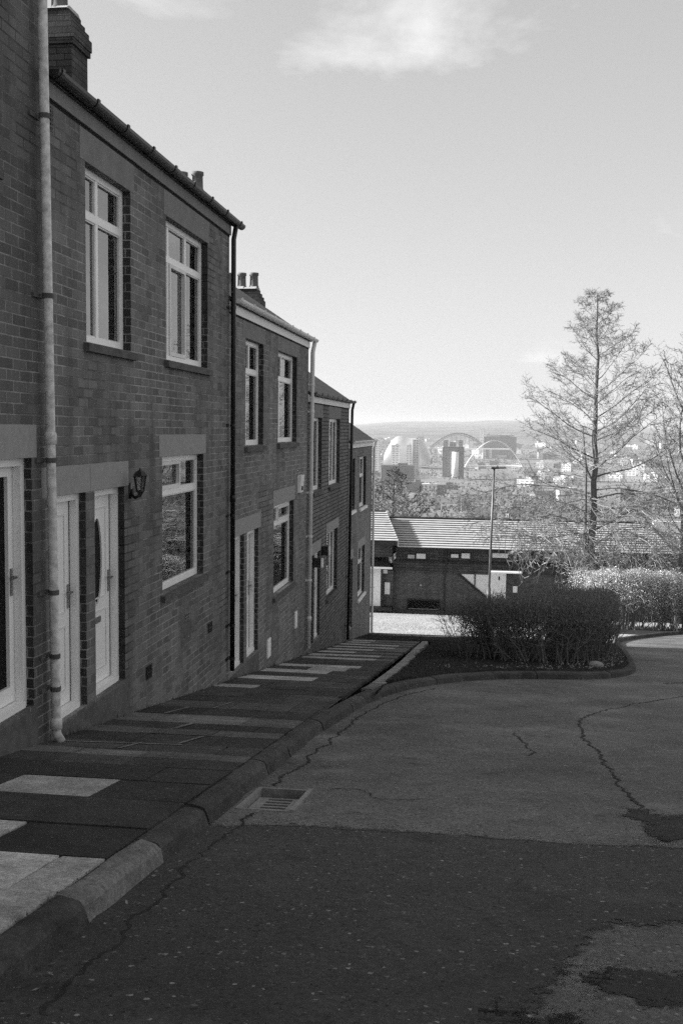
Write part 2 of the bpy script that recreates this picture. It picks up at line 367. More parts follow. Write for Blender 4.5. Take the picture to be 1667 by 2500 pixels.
# ------------------------------------------------------------------ one house of the stepped terrace
SLOPE=.665
def pot(parent,c,h=.42,r=.11):
    m=MB(); m.lathe(c,[(r*1.12,0),(r*1.12,.05),(r,.07),(r*.94,h-.08),(r*1.1,h-.06),(r*1.1,h),(r*.85,h),(r*.8,h-.15)],14); m.build('chimney_pot',M['pot'],parent,True)
def house(Y0,Y1,wt,bm,label,ops,lintels,sills,gut,fas,chim=None,vents=(),pots=2,gy0=None):
    base=zp((Y0+Y1)/2)-.2; root=thing('terraced_house',label,'house',(WX,(Y0+Y1)/2,base),'stepped row of brick terraced houses')
    # street wall with real openings
    zb=zp(Y1)-1.0; ys=sorted({Y0,Y1,*[o[0] for o in ops],*[o[1] for o in ops]}); zs=sorted({zb,wt,*[o[2] for o in ops],*[o[3] for o in ops]})
    w=MB()
    for ya,yb in zip(ys,ys[1:]):
        for za,zz in zip(zs,zs[1:]):
            cy,cz=(ya+yb)/2,(za+zz)/2
            if any(o[0]<cy<o[1] and o[2]<cz<o[3] for o in ops): continue
            w.poly([(WX,ya,za),(WX,yb,za),(WX,yb,zz),(WX,ya,zz)])
    D=-.30
    for a,b,c,d in ops:
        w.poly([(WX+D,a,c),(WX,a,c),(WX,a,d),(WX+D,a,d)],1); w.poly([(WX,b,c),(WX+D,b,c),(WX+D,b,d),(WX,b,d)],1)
        w.poly([(WX,a,d),(WX,b,d),(WX+D,b,d),(WX+D,a,d)]); w.poly([(WX+D,a,c),(WX+D,b,c),(WX,b,c),(WX,a,c)])
    xb=-11.6; rz=wt+.10+SLOPE*4.0; rx=(WX+xb)/2
    for y,s in ((Y0,1),(Y1,-1)):
        P=[(WX,y,zb),(WX,y,wt+.10),(rx,y,rz),(xb,y,wt+.10),(xb,y,zb)]
        w.poly(P if s<0 else P[::-1])
    w.poly([(xb,Y1,zb),(xb,Y0,zb),(xb,Y0,wt),(xb,Y1,wt)])
    w.poly([(WX,Y0,wt),(WX,Y1,wt),(WX,Y1,wt+.10),(WX,Y0,wt+.10)])
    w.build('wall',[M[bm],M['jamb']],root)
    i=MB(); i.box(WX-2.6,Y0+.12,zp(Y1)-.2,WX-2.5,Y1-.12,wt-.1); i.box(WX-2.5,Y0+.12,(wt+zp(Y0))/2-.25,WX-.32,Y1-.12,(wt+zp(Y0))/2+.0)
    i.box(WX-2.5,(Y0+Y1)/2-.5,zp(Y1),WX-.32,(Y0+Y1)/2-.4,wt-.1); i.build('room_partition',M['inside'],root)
    # roof with a bit of verge at the lower end
    r=MB(); ex=WX+.05; ez=wt+.205; ya,yb=Y0+.0,Y1+.10; th=.07
    r.hexa([(ex,ya,ez-th),(ex,yb,ez-th),(rx,yb,rz+.13-th),(rx,ya,rz+.13-th),(ex,ya,ez),(ex,yb,ez),(rx,yb,rz+.13),(rx,ya,rz+.13)][::-1] if False else
           [(rx,ya,rz+.13-th),(ex,ya,ez-th),(ex,yb,ez-th),(rx,yb,rz+.13-th),(rx,ya,rz+.13),(ex,ya,ez),(ex,yb,ez),(rx,yb,rz+.13)])
    bx=xb-.1
    r.hexa([(bx,ya,ez-th),(rx,ya,rz+.13-th),(rx,yb,rz+.13-th),(bx,yb,ez-th),(bx,ya,ez),(rx,ya,rz+.13),(rx,yb,rz+.13),(bx,yb,ez)])
    roof=r.build('roof',M['slate'],root)
    rt=MB(); rt.tube([(rx,ya,rz+.14),(rx,yb,rz+.14)],.11,8); rt.build('ridge_tile',M['slate'],roof)
    # fascia and gutter
    f=MB(); f.box(WX-.02,Y0,wt+.012,WX+.028,Y1,wt+.175); f.build('fascia',M[fas],root)
    jl=MB(); jl.box(WX,Y0,wt-.012,WX+.006,Y1,wt+.012); jl.build('joint_line',M['dark'],root)
    g=MB(); gx,gz,gr=WX+.10,wt+.20,.058; ga=Y0+(.06 if gy0 is None else gy0); gb=Y1+.32; n=8
    P0=[];P1=[]
    for k in range(n+1):
        an=math.pi+math.pi*k/n; P0.append((gx+gr*math.cos(an),gz+gr*math.sin(an)))
    for (xa,za),(xc,zc) in zip(P0,P0[1:]):
        g.poly([(xa,ga,za),(xc,ga,zc),(xc,gb,zc),(xa,gb,za)]); 
        xa2,za2,xc2,zc2=[gx+(xa-gx)*.88,gz+(za-gz)*.88,gx+(xc-gx)*.88,gz+(zc-gz)*.88]
        g.poly([(xa2,gb,za2),(xc2,gb,zc2),(xc2,ga,zc2),(xa2,ga,za2)])
    for y in (ga,gb): g.poly([(x,y,z) for x,z in P0]+[])
    g.box(gx+gr*.88,ga,gz-.001,gx+gr,gb,gz+.006); g.box(gx-gr,ga,gz-.001,gx-gr*.88,gb,gz+.006)
    go=g.build('gutter',M[gut],root)
    y=ga+.05
    while y<gb:
        c=MB()
        for (xa,za),(xc,zc) in zip(P0,P0[1:]):
            e=lambda x,z,k:(gx+(x-gx)*k,gz+(z-gz)*k+ (0.004 if k>1 else 0))
            a1,b1=e(xa,za,1.16),e(xc,zc,1.16)
            c.poly([(a1[0],y,a1[1]),(b1[0],y,b1[1]),(b1[0],y+.05,b1[1]),(a1[0],y+.05,a1[1])])
            a0,b0=e(xa,za,1.0),e(xc,zc,1.0)
            c.poly([(a0[0],y,a0[1]),(b0[0],y,b0[1]),(b1[0],y,b1[1]),(a1[0],y,a1[1])])
        c.box(gx+gr*.9,y,gz,gx+gr*1.16,y+.05,gz+.02)
        c.build('gutter_bracket',M[gut],go); y+=.78
    # chimney at the lower party wall
    if chim:
        cy0,cy1,csh,psh=chim; cx0,cx1=-7.7+csh,-5.80+csh; zt=rz+.36; m=MB()
        m.box(cx0,cy0,wt+.5,cx1,cy1,zt-.50); m.box(cx0-.035,cy0-.035,zt-.50,cx1+.035,cy1+.035,zt-.42); m.box(cx0-.05,cy0-.05,zt-.42,cx1+.05,cy1+.05,zt-.27)
        m.box(cx0-.02,cy0-.02,zt-.27,cx1+.02,cy1+.02,zt-.18); m.box(cx0+.02,cy0+.02,zt-.18,cx1-.02,cy1-.03,zt-.09); m.box(cx0+.06,cy0+.05,zt-.09,cx1-.06,cy1-.08,zt)
        ch=m.build('chimney',M['brickch'],roof)
        fl=MB(); nx=10
        for k in range(nx):
            a=lerp(cx0+.08,cx1-.08,k/nx); b=lerp(cx0+.08,cx1-.08,(k+1)/nx); h=.05+.03*random.random()
            fl.hexa([(a,cy0+.02,zt),(b,cy0+.02,zt),(b,cy1-.02,zt),(a,cy1-.02,zt),(a,cy0+.12,zt+h),(b,cy0+.12,zt+h),(b,cy1-.12,zt+h),(a,cy1-.12,zt+h)])
        fl.build('chimney_cap',M['mortar'],ch)
        for k in range(5): pot(ch,(-5.95+csh+psh-.33*k,(cy0+cy1)/2,zt+.04),h=.40,r=.115)
    for a,b,c,d in lintels: lintel(root,a,b,c,d,'render' if d>wt-.1 else 'stone')
    for a,b,z,mt in sills: sill(root,a,b,z,mt)
    for (a,b,c,d,mt) in vents:
        v=MB(); v.box(WX,a,c,WX+.006,b,d)
        vo=v.build('air_brick',M[mt],root)
        h=MB(); h.poly([(WX+.0085,a+.018,c+.014),(WX+.0085,b-.018,c+.014),(WX+.0085,b-.018,d-.014),(WX+.0085,a+.018,d-.014)]); h.build('vent_opening',M['dark'],vo)
        h=MB(); ny,nz=(4,2) if d-c<.2 else (5,6)
        for iy in range(1,ny): yy=lerp(a,b,iy/ny); h.box(WX+.007,yy-.008,c+.01,WX+.012,yy+.008,d-.01)
        for iz in range(1,nz): zz=lerp(c,d,iz/nz); h.box(WX+.007,a+.01,zz-.006,WX+.0135,b-.01,zz+.006)
        h.build('vent_grille',M[mt],vo)
    return root
def pipe(root,pts,r,mat,brk=(),coup=(),shoe=True):
    m=MB(); P=[Vector(p) for p in pts]
    m.tube(P,r,12); p=m.build('downpipe',M[mat],root,True)
    a,b=P[-2],P[-1]
    def at(z):
        for q,s in zip(P,P[1:]):
            if min(q.z,s.z)<=z<=max(q.z,s.z): return q.lerp(s,(q.z-z)/(q.z-s.z))
        return P[-1]
    for z in brk:
        c=at(z); k=MB(); k.tube([(c.x,c.y,z-.02),(c.x,c.y,z+.02)],r*1.16,12); k.box(WX,c.y-.12,z-.017,WX+.02,c.y+.06,z+.017); k.build('pipe_bracket',M['black' if mat=='black' else 'sill' if mat=='gpipe' else 'pvcs'],p)
    for z in coup:
        c=at(z); k=MB(); k.lathe((c.x,c.y,z),[(r*1.02,-.05),(r*1.28,-.045),(r*1.28,.03),(r*1.1,.05)],12); k.build('pipe_collar',M[mat],p,True)
    return p
def plinth(root,y0,y1,ztop,mat='sill'):
    m=MB(); m.hexa([(WX-.3,y0,zp(y1)-.3),(WX+.0035,y0,zp(y1)-.3),(WX+.0035,y1,zp(y1)-.3),(WX-.3,y1,zp(y1)-.3),(WX-.3,y0,ztop-.0),(WX+.0035,y0,ztop-.03),(WX+.0035,y1,ztop-.03),(WX-.3,y1,ztop)])
    m.build('doorstep',M[mat],root)

# house nearest the camera
def d1(*a): return a
DB=-2.585
h0=house(1.85,8.25,3.72,'brick0','nearest tall brick house beside the pale grey drainpipe',[(6.98,8.0,-2.29,-.255),(3.6,5.4,-1.2,.0),(6.2,7.4,1.9,3.45),(2.9,4.7,1.9,3.45)],
   [(6.6,8.09,-.255,.01),(3.5,5.5,.0,.25)],[(3.6,5.4,-1.2,'sill'),(6.2,7.4,1.9,'sill')],'black','render')
door(h0,6.98,8.0,-2.29,-.255,'glazed',label='white framed door with a dark full length pane')
plinth(h0,6.9,8.05,-2.29)
window(h0,3.6,5.4,-1.2,0.,(.5,)); window(h0,6.2,7.4,1.9,3.45,(.4,)); window(h0,2.9,4.7,1.9,3.45,(.4,))
pipe(h0,[(WX+.085,8.10,4.0),(WX+.085,8.165,0.6),(WX+.085,8.20,-1.0),(WX+.085,8.235,-2.58),(WX+.12,8.25,-2.66)],.039,'gpipe',brk=(2.46,1.05,-.28,-1.38,-1.92,-2.2),coup=(-.10,-2.50))
# second house: two doors side by side
h1=house(8.25,14.50,2.67,'brick1','house with two white doors side by side and the wall lantern',
   [(9.19,10.40,.77,2.375),(11.58,13.36,.77,2.375),(11.42,13.16,-1.90,-.335),(8.33,9.14,DB,-.60),(9.36,10.17,DB,-.60)],
   [(9.06,10.50,2.378,2.655),(11.49,13.43,2.378,2.655),(11.31,13.26,-.332,-.085),(8.18,9.245,-.597,-.345),(9.252,10.29,-.597,-.345)],
   [(9.19,10.40,.77,'sill'),(11.58,13.36,.77,'sill'),(11.42,13.16,-1.90,'sill')],'black','render',chim=(14.28,14.86,-.02,-.14),
   vents=[(8.27,8.48,2.43,2.64,'brick0'),(12.29,12.51,-2.37,-2.28,'render'),(13.38,13.60,-2.74,-2.60,'black'),(10.82,11.03,-2.76,-2.61,'black')],gy0=.02)
window(h1,9.19,10.40,.77,2.375,(.42,),.265,(.42,),'net',.62,label='upper window with a net curtain drawn across half of it')
window(h1,11.58,13.36,.77,2.375,(.20,.60),.27,(.20,.60),'net',.80,sash=(4,),label='wide upper window over the ground floor window')
window(h1,11.42,13.16,-1.90,-.335,(.57,),.27,(),'plain',sash=(0,),label='ground floor window with a small opening light')
door(h1,8.33,9.14,DB,-.60,'panel',label='white door half hidden by the grey drainpipe'); door(h1,9.36,10.17,DB,-.60,'oval',label='white door with an oval pane')
plinth(h1,8.30,10.30,DB)
pipe(h1,[(WX+.10,14.49,2.82),(WX+.07,14.47,2.62),(WX+.07,14.45,-3.48)],.034,'black',brk=(1.68,.04,-1.24,-2.05,-2.82,-3.3),coup=(-1.0,))
# third house
h2=house(14.50,21.10,1.62,'brick2','brick house with white gutter and the alarm box on its wall',
   [(15.53,16.80,-.27,1.355),(18.0,19.80,-.25,1.355),(17.70,19.58,-2.93,-1.345),(14.67,15.47,-3.60,-1.60),(15.66,16.47,-3.60,-1.60)],
   [(15.31,16.94,1.358,1.605),(17.92,19.98,1.358,1.605),(17.64,19.68,-1.342,-1.075),(14.57,16.64,-1.597,-1.35)],
   [(15.53,16.80,-.27,'sill'),(18.0,19.80,-.25,'sill'),(17.70,19.58,-2.93,'sill')],'pvcs','white',chim=(20.82,21.40,0,0),
   vents=[(14.62,14.9,1.28,1.5,'brick0')])
window(h2,15.53,16.80,-.27,1.355,(.48,),.29,(.3,),'both',label='narrower upper window over the two doors')
window(h2,18.0,19.80,-.25,1.355,(.40,),.29,(.30,),'plain',label='wider upper window near the pale drainpipe')
window(h2,17.70,19.58,-2.93,-1.345,(.38,),.22,(),'plain',label='ground floor window',sash=(1,))
door(h2,14.67,15.47,-3.60,-1.60,'panel',label='white door nearer the black drainpipe'); door(h2,15.66,16.47,-3.60,-1.60,'oval',label='white door farther from the black drainpipe'); plinth(h2,14.6,16.55,-3.60)
for k,(a,b,c,d) in enumerate([(17.16,17.42,-3.90,-3.58),(19.71,19.95,-3.87,-3.55)]):
    m=MB(); m.box(WX,a,c,WX+.02,b,d); m.box(WX+.02,a+.02,c+.02,WX+.024,b-.02,d-.02); m.build('meter_box',M['white'],h2)
pipe(h2,[(WX+.10,21.28,1.78),(WX+.07,21.20,1.55),(WX+.07,20.98,-4.52)],.044,'pvcs',brk=(.9,.35,-1.3,-2.2,-3.1),coup=(-3.9,))
# fourth
h3=house(21.10,27.50,.54,'brick3','brick house with black gutter over a white board and small box lamps',
   [(21.75,22.93,-1.33,.245),(24.0,25.78,-1.33,.245),(23.80,25.52,-3.95,-2.42),(21.2,21.95,-4.60,-2.69),(22.10,22.86,-4.60,-2.69)],
   [(21.6,23.05,.248,.525),(23.9,25.9,.248,.525),(23.72,25.74,-2.417,-2.185),(21.14,22.92,-2.687,-2.44)],
   [(21.75,22.93,-1.33,'sill'),(24.0,25.78,-1.33,'sill'),(23.80,25.52,-3.95,'sill')],'black','white',chim=(27.2,27.78,-.22,-.04))
window(h3,21.75,22.93,-1.33,.245,(.5,),0,(),'both',label='upper window of two tall lights nearer the pale drainpipe'); window(h3,24.0,25.78,-1.33,.245,(.33,.66),0,(),'both',label='upper window of three tall lights')
window(h3,23.80,25.52,-3.95,-2.42,(.33,.66),0,(),'plain',label='ground floor window of three tall lights')
door(h3,21.2,21.95,-4.60,-2.69,'panel',label='white door nearer the pale drainpipe'); door(h3,22.10,22.86,-4.60,-2.69,'panel',label='white door nearer the ground floor window'); plinth(h3,21.15,22.95,-4.60)
pipe(h3,[(WX+.10,27.66,.70),(WX+.07,27.58,.5),(WX+.07,27.20,-5.58)],.038,'black',brk=(-1.2,-2.6,-3.9,-5.2))
# fifth, end of the row
h4=house(27.50,33.20,-.52,'brick4','lowest brick house closing the row with white sills',
   [(27.75,28.85,-2.22,-.80),(29.95,31.55,-2.28,-.80),(29.80,31.45,-4.93,-3.47),(27.70,28.60,-5.50,-3.56)],
   [(29.72,31.54,-3.467,-3.22),(27.6,28.72,-3.557,-3.3)],
   [(27.75,28.85,-2.22,'white'),(29.95,31.55,-2.28,'white'),(29.80,31.45,-4.93,'white')],'pvcs','white')
window(h4,27.75,28.85,-2.22,-.80,(.5,),.35,(),'both',label='upper window over the door'); window(h4,29.95,31.55,-2.28,-.80,(.5,),.38,(),'net',.9,label='upper window nearest the end of the row')
window(h4,29.80,31.45,-4.93,-3.47,(.5,),.33,(),'plain',label='ground floor window')
door(h4,27.70,28.60,-5.50,-3.56,'panel'); plinth(h4,27.6,28.7,-5.50)
pipe(h4,[(WX+.10,33.40,-.38),(WX+.07,33.15,-.6),(WX+.07,33.13,-6.5),(WX+.13,33.13,-6.6)],.038,'pvcs',brk=(-1.8,-3.2,-4.6,-6.))

# wall lantern, alarm box, box lamps: lifted off the wall they would come away on their own
def lantern():
    cx,cy=WX+.16,10.19; t=thing('wall_lantern','black coach lantern on a curled arm beside the oval pane door','lantern',(cx,cy,-.8))
    z0,z1,r0,r1=-.645,-.495,.040,.064; c=Vector((cx,cy,0))
    b=MB(); b.box(WX,10.30,-.735,WX+.014,10.385,-.575); b.tube([(WX+.012,10.34,-.64),(WX+.03,10.335,-.70),(WX+.07,10.30,-.725),(WX+.12,10.24,-.705),(cx,cy,-.675)],[.026,.02,.016,.014,.012],8); b.build('arm',M['black'],t,True)
    body=MB()
    for k in range(6):
        an=math.pi/3*k; body.tube([(c.x+r0*math.cos(an),c.y+r0*math.sin(an),z0),(c.x+r1*math.cos(an),c.y+r1*math.sin(an),z1)],.0055,5)
    body.lathe((c.x,c.y,z0),[(.006,-.065),(.012,-.05),(.02,-.04),(.03,-.02),(.047,-.005),(.047,.006)],6); body.build('cage',M['black'],t)
    roof=MB(); roof.lathe((c.x,c.y,z1),[(.074,-.004),(.078,.004),(.05,.040),(.02,.058),(.007,.065),(.010,.073),(.003,.084)],6); roof.build('lamp_cap',M['black'],t)
    g=MB()
    for k in range(6):
        a,b=math.pi/3*k,math.pi/3*(k+1)
        g.poly([(c.x+q*.93*math.cos(w),c.y+q*.93*math.sin(w),z) for q,w,z in ((r0,a,z0),(r0,b,z0),(r1,b,z1),(r1,a,z1))])
    g.build('glass_pane',M['glass'],t)
    l=MB(); l.lathe((c.x,c.y,z0),[(.010,0),(.010,.03),(.016,.045),(.016,.07),(.004,.085)],10); l.build('bulb',M['gpipe'],t,True)
lantern()
a=thing('alarm_box','pale burglar alarm box high beside the white drainpipe','alarm box',(WX,20.15,-1.25))
m=MB(); m.hexa([(WX,19.97,-1.24),(WX+.05,20.0,-1.24),(WX+.05,20.32,-1.24),(WX,20.35,-1.24),(WX,19.95,-.90),(WX+.07,19.98,-.90),(WX+.07,20.34,-.90),(WX,20.37,-.90)]); m.build('cover',M['pvcs'],a)
m=MB(); m.box(WX+.055,20.1,-1.2,WX+.066,20.22,-1.12); m.build('strobe',M['dark'],a)
for y,z,lb in ((21.98,-2.86,'black box lamp with a white face on the nearer door pier'),(23.02,-2.72,'black box lamp with a white face just past the farther door')):
    a=thing('box_lamp',lb,'wall lamp',(WX,y,z-.1),'box lamps by the fourth house doors')
    m=MB(); m.box(WX,y-.06,z-.10,WX+.16,y+.05,z+.10); m.build('housing',M['black'],a); m=MB(); m.box(WX+.162,y-.055,z-.095,WX+.20,y+.045,z+.095); m.build('diffuser',M['white'],a)

# ------------------------------------------------------------------ pavement of odd slabs
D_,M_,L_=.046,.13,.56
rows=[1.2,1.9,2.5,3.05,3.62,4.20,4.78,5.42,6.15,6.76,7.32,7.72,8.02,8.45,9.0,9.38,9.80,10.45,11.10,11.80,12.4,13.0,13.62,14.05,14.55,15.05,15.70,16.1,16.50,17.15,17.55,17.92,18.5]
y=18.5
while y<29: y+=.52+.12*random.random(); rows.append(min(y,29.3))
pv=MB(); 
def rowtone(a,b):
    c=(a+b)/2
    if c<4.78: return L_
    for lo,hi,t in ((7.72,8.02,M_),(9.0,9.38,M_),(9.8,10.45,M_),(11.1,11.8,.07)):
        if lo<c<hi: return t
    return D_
for i,(a,b) in enumerate(zip(rows,rows[1:])):
    c=(a+b)/2; xr=-1.805 if c<13.3 else -1.76; t0=rowtone(a,b)
    xs=[WX-.02]; x=WX-.02+random.choice((.45,.68,.85))
    while x<xr-.3: xs.append(x); x+=random.choice((.55,.68,.85))
    if 6.15<c<6.76: xs=[WX-.02,-3.14,-2.45]
    if 4.78<c<5.42: xs=[WX-.02,-3.1,-2.5]
    if 4.2<c<4.78: xs=[WX-.02,-2.75,-2.04]
    if 3.6<c<4.2: xs=[WX-.02,-2.75,-2.1]
    if 15.05<c<15.7 or 16.5<c<17.15: xs=[WX-.02,-3.0,-2.5]
    if 17.9<c<18.5: xs=[WX-.02,-2.9,-2.15]
    if 13.62<c<14.05: xs=[WX-.02,-3.05,-2.4]
    if 17.15<c<17.9: xs=[WX-.02,-2.95,-2.3]
    xs.append(xr)
    for k,(xa,xb) in enumerate(zip(xs,xs[1:])):
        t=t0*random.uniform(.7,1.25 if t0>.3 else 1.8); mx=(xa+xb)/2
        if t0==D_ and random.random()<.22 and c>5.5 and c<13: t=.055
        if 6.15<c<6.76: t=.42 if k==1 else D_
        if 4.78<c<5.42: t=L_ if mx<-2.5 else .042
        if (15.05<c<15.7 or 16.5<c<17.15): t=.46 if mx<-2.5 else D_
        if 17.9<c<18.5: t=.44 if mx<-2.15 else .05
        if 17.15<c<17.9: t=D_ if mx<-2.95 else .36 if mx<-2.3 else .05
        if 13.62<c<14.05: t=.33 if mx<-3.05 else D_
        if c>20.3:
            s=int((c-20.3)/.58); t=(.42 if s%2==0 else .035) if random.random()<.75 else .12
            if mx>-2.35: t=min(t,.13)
        g=.006; dz=random.uniform(-.003,.003); tl=random.uniform(-.002,.002)
        P=[]
        for z in (-.06,0):
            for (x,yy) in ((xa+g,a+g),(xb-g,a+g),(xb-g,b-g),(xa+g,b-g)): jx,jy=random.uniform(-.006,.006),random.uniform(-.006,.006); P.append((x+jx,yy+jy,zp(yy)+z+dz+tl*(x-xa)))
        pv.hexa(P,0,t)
pb=MB(); 
N=60
for k in range(N):
    a,b=lerp(-2,30,k/N),lerp(-2,30,(k+1)/N); pb.poly([(WX-.3,a,zp(a)-.016),(-1.76,a,zp(a)-.016),(-1.76,b,zp(b)-.016),(WX-.3,b,zp(b)-.016)],0,.06)
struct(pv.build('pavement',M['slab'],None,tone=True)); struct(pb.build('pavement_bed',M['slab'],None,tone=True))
# pale mortar crumbs in some joints
jm=MB()
for (x0,y0_,x1,y1_,w) in ((-3.6,8.26,-2.5,8.40,.03),(-2.93,8.05,-2.86,8.42,.035),(-3.1,9.02,-2.9,9.0,.02),(-2.86,9.38,-2.80,9.8,.05),(-2.55,8.45,-2.47,8.95,.035),(-2.95,11.1,-2.9,11.8,.03),(-3.3,10.46,-3.22,11.08,.04),(-3.5,14.06,-2.9,14.07,.03)):
    n=12; P=[(lerp(x0,x1,k/n),lerp(y0_,y1_,k/n)) for k in range(n+1)]
    dx,dy=(y1_-y0_),-(x1-x0); L=math.hypot(dx,dy); dx/=L; dy/=L
    for (xa,ya),(xb,yb) in zip(P,P[1:]):
        wa=w*random.uniform(.3,.6); wb=w*random.uniform(.3,.6)
        jm.poly([(xa-dx*wa,ya-dy*wa,zp(ya-dy*wa)+.006),(xa+dx*wa,ya+dy*wa,zp(ya+dy*wa)+.006),(xb+dx*wb,yb+dy*wb,zp(yb+dy*wb)+.006),(xb-dx*wb,yb-dy*wb,zp(yb-dy*wb)+.006)],0,.22)
struct(jm.build('pavement_pointing',M['slab'],None,tone=True))

# ------------------------------------------------------------------ kerb (outer top edge path)
KP=[(-1.65,1.0),(-1.66,3.4),(-1.65,5.3),(-1.65,8.0),(-1.65,10.1),(-1.58,11.7),(-1.40,14.2),(-.90,16.35),(-.15,17.85),(.6,18.6),(1.8,19.2),(2.5,20.0),(3.05,21.6),(3.45,24.5),(3.95,29.5),(4.6,36.0),(6.2,40.5),(8.3,44.6),(14,53)]
def catmull(P,n=10):
    out=[]
    for i in range(len(P)-1):
        p0,p1,p2,p3=[Vector(P[max(0,min(len(P)-1,j))]) for j in (i-1,i,i+1,i+2)]
        for k in range(n):
            t=k/n; out.append(.5*((2*p1)+(p2-p0)*t+(2*p0-5*p1+4*p2-p3)*t*t+(-p0+3*p1-3*p2+p3)*t**3))
    out.append(Vector(P[-1])); return out
KC=catmull(KP,14)
def walk(C,step):
    acc=0; out=[C[0]]; cur=C[0]; i=1
    while i<len(C):
        d=(C[i]-cur).length
        if acc+d>=step: cur=cur.lerp(C[i],(step-acc)/d); out.append(cur); acc=0
        else: acc+=d; cur=C[i]; i+=1
    return out
K=walk(KC,.15); kb=MB()
prof=[(-.145,-.30),(-.145,-.004),(-.12,.0),(-.05,.0),(-.018,-.010),(.0,-.035),(.012,-.14),(.014,-.30)]
def nrm(i):
    d=(K[min(i+1,len(K)-1)]-K[max(i-1,0)]).normalized(); return Vector((d.y,-d.x))
jn=[0]
while jn[-1]<len(K)-1: jn.append(min(jn[-1]+(6 if K[jn[-1]].y>4.2 else 7),len(K)-1))
for j,(a,b) in enumerate(zip(jn,jn[1:])):
    t=random.choice((.06,.07,.08,.065)); y=K[a].y
    if 4.2<K[(a+b)//2].y<5.3: t=.20
    if y>13: t*=.9
    rings=[]; dz=random.uniform(-.006,.004); dn=random.uniform(-.006,.006)
    for i in range(a,b+1):
        n=nrm(i); p=K[i]
        if i==a: p=K[a].lerp(K[a+1],.05)
        if i==b: p=K[b].lerp(K[b-1],.05)
        base=len(kb.v)
        for u,z in prof:
            ch=.022 if i in (a,b) and z>-.05 and u>-.1 else 0
            q=p+n*(u+dn-ch*.7+random.uniform(-.005,.005)); kb.v.append((q.x,q.y,zp(p.y)+z+dz-ch*.5+random.uniform(-.004,.004)))
        rings.append(base)
    m=len(prof)
    for r0,r1 in zip(rings,rings[1:]):
        for k in range(m-1): kb.face((r0+k,r0+k+1,r1+k+1,r1+k),0,t)
    kb.face([rings[0]+k for k in range(m)][::-1],0,t); kb.face([rings[-1]+k for k in range(m)],0,t)
struct(kb.build('kerb',M['kerb'],None,tone=True))
# pale edging between pavement and verge
EC=walk(catmull([(-1.56,14.1),(-1.52,15.0),(-1.50,19.5),(-1.56,24),(-1.60,29.3)],10),.25); ed=MB()
for p,q in zip(EC,EC[1:]):
    wl,wr=.09,.09+.03*math.sin(p.y*3); t=(.30 if p.y>15 else .16)*random.uniform(.75,1.15)
    P=[]
    for z in (-.1,.016):
        P+=[(p.x-wl,p.y,zp(p.y)+z),(p.x+wr,p.y,zp(p.y)+z),(q.x+wr,q.y-.01,zp(q.y)+z),(q.x-wl,q.y-.01,zp(q.y)+z)]
    ed.hexa(P,0,t)
struct(ed.build('edging_strip',M['slab'],None,tone=True))

# ------------------------------------------------------------------ road, with a hole where the gully grate sits
GX0,GX1,GY0,GY1=-1.60,-1.22,6.62,7.36
def sheet(xs,ys,off,hole=None):
    m=MB()
    for xa,xb in zip(xs,xs[1:]):
        for ya,yb in zip(ys,ys[1:]):
            if hole and hole[0]<=xa and xb<=hole[1] and hole[2]<=ya and yb<=hole[3]: continue
            m.poly([(xa,ya,zr(ya)+off),(xb,ya,zr(ya)+off),(xb,yb,zr(yb)+off),(xa,yb,zr(yb)+off)])
    return m
xs=[-1.72,GX0,GX1,0,2,4,7,11,16,24,40]; ys=[-30,-10,0,3,GY0,GY1]+[9+3*k for k in range(8)]+[34,40,46,54,60]
struct(sheet(xs,ys,0,(GX0,GX1,GY0,GY1)).build('road',M['road']))
def ragged(P,amp,step,closed=True):
    out=[]; n=len(P)
    for i in range(n if closed else n-1):
        a=Vector(P[i]); b=Vector(P[(i+1)%n]); L=(b-a).length; k=max(1,int(L/step)); nn=Vector((b.y-a.y,a.x-b.x)).normalized()
        for j in range(k): out.append(a.lerp(b,j/k)+nn*random.uniform(-amp,amp))
    return out
def flat(P,off): return [(p.x,p.y,zr(p.y)+off) for p in P]
def feather(P,cell,soft,mat,name):          # a surface patch: fine sheet whose rim attribute is the distance to its outline
    P=[Vector(p) for p in P]; n=len(P); x0,x1=min(p.x for p in P)-soft,max(p.x for p in P)+soft; y0,y1=min(p.y for p in P)-soft,max(p.y for p in P)+soft
    x0=max(x0,-1.655)
    nx,ny=int((x1-x0)/cell)+1,int((y1-y0)/cell)+1; m=MB(); dat=[]
    def sd(q):
        best=9; ins=False
        for k in range(n):
            a,b=P[k],P[(k+1)%n]; ab=b-a; t=max(0,min(1,(q-a).dot(ab)/ab.length_squared)); best=min(best,(q-a-ab*t).length)
            if (a.y>q.y)!=(b.y>q.y) and q.x<(b.x-a.x)*(q.y-a.y)/(b.y-a.y)+a.x: ins=not ins
        return best if ins else -best
    S=[]
    for j_ in range(ny+1):
        for i_ in range(nx+1):
            q=Vector((x0+(x1-x0)*i_/nx,y0+(y1-y0)*j_/ny)); m.v.append((q.x,q.y,zr(q.y)+.004)); S.append(sd(q))
    for j_ in range(ny):
        for i_ in range(nx):
            a=j_*(nx+1)+i_; f=(a,a+1,a+nx+2,a+nx+1)
            if max(S[k] for k in f)>-soft and not (GX0-.03<m.v[a][0]<GX1+.03 and GY0-.03<m.v[a][1]<GY1+.03): m.f.append(f)
    m.m=[0]*len(m.f); m.t=m.m
    o=m.build(name,M[mat]); a=o.data.color_attributes.new('rim','FLOAT_COLOR','POINT')
    for v in S: t=max(0,min(1,.5+v/soft*.5)); dat+=[t,t,t,1.]
    a.data.foreach_set('color',dat); struct(o)
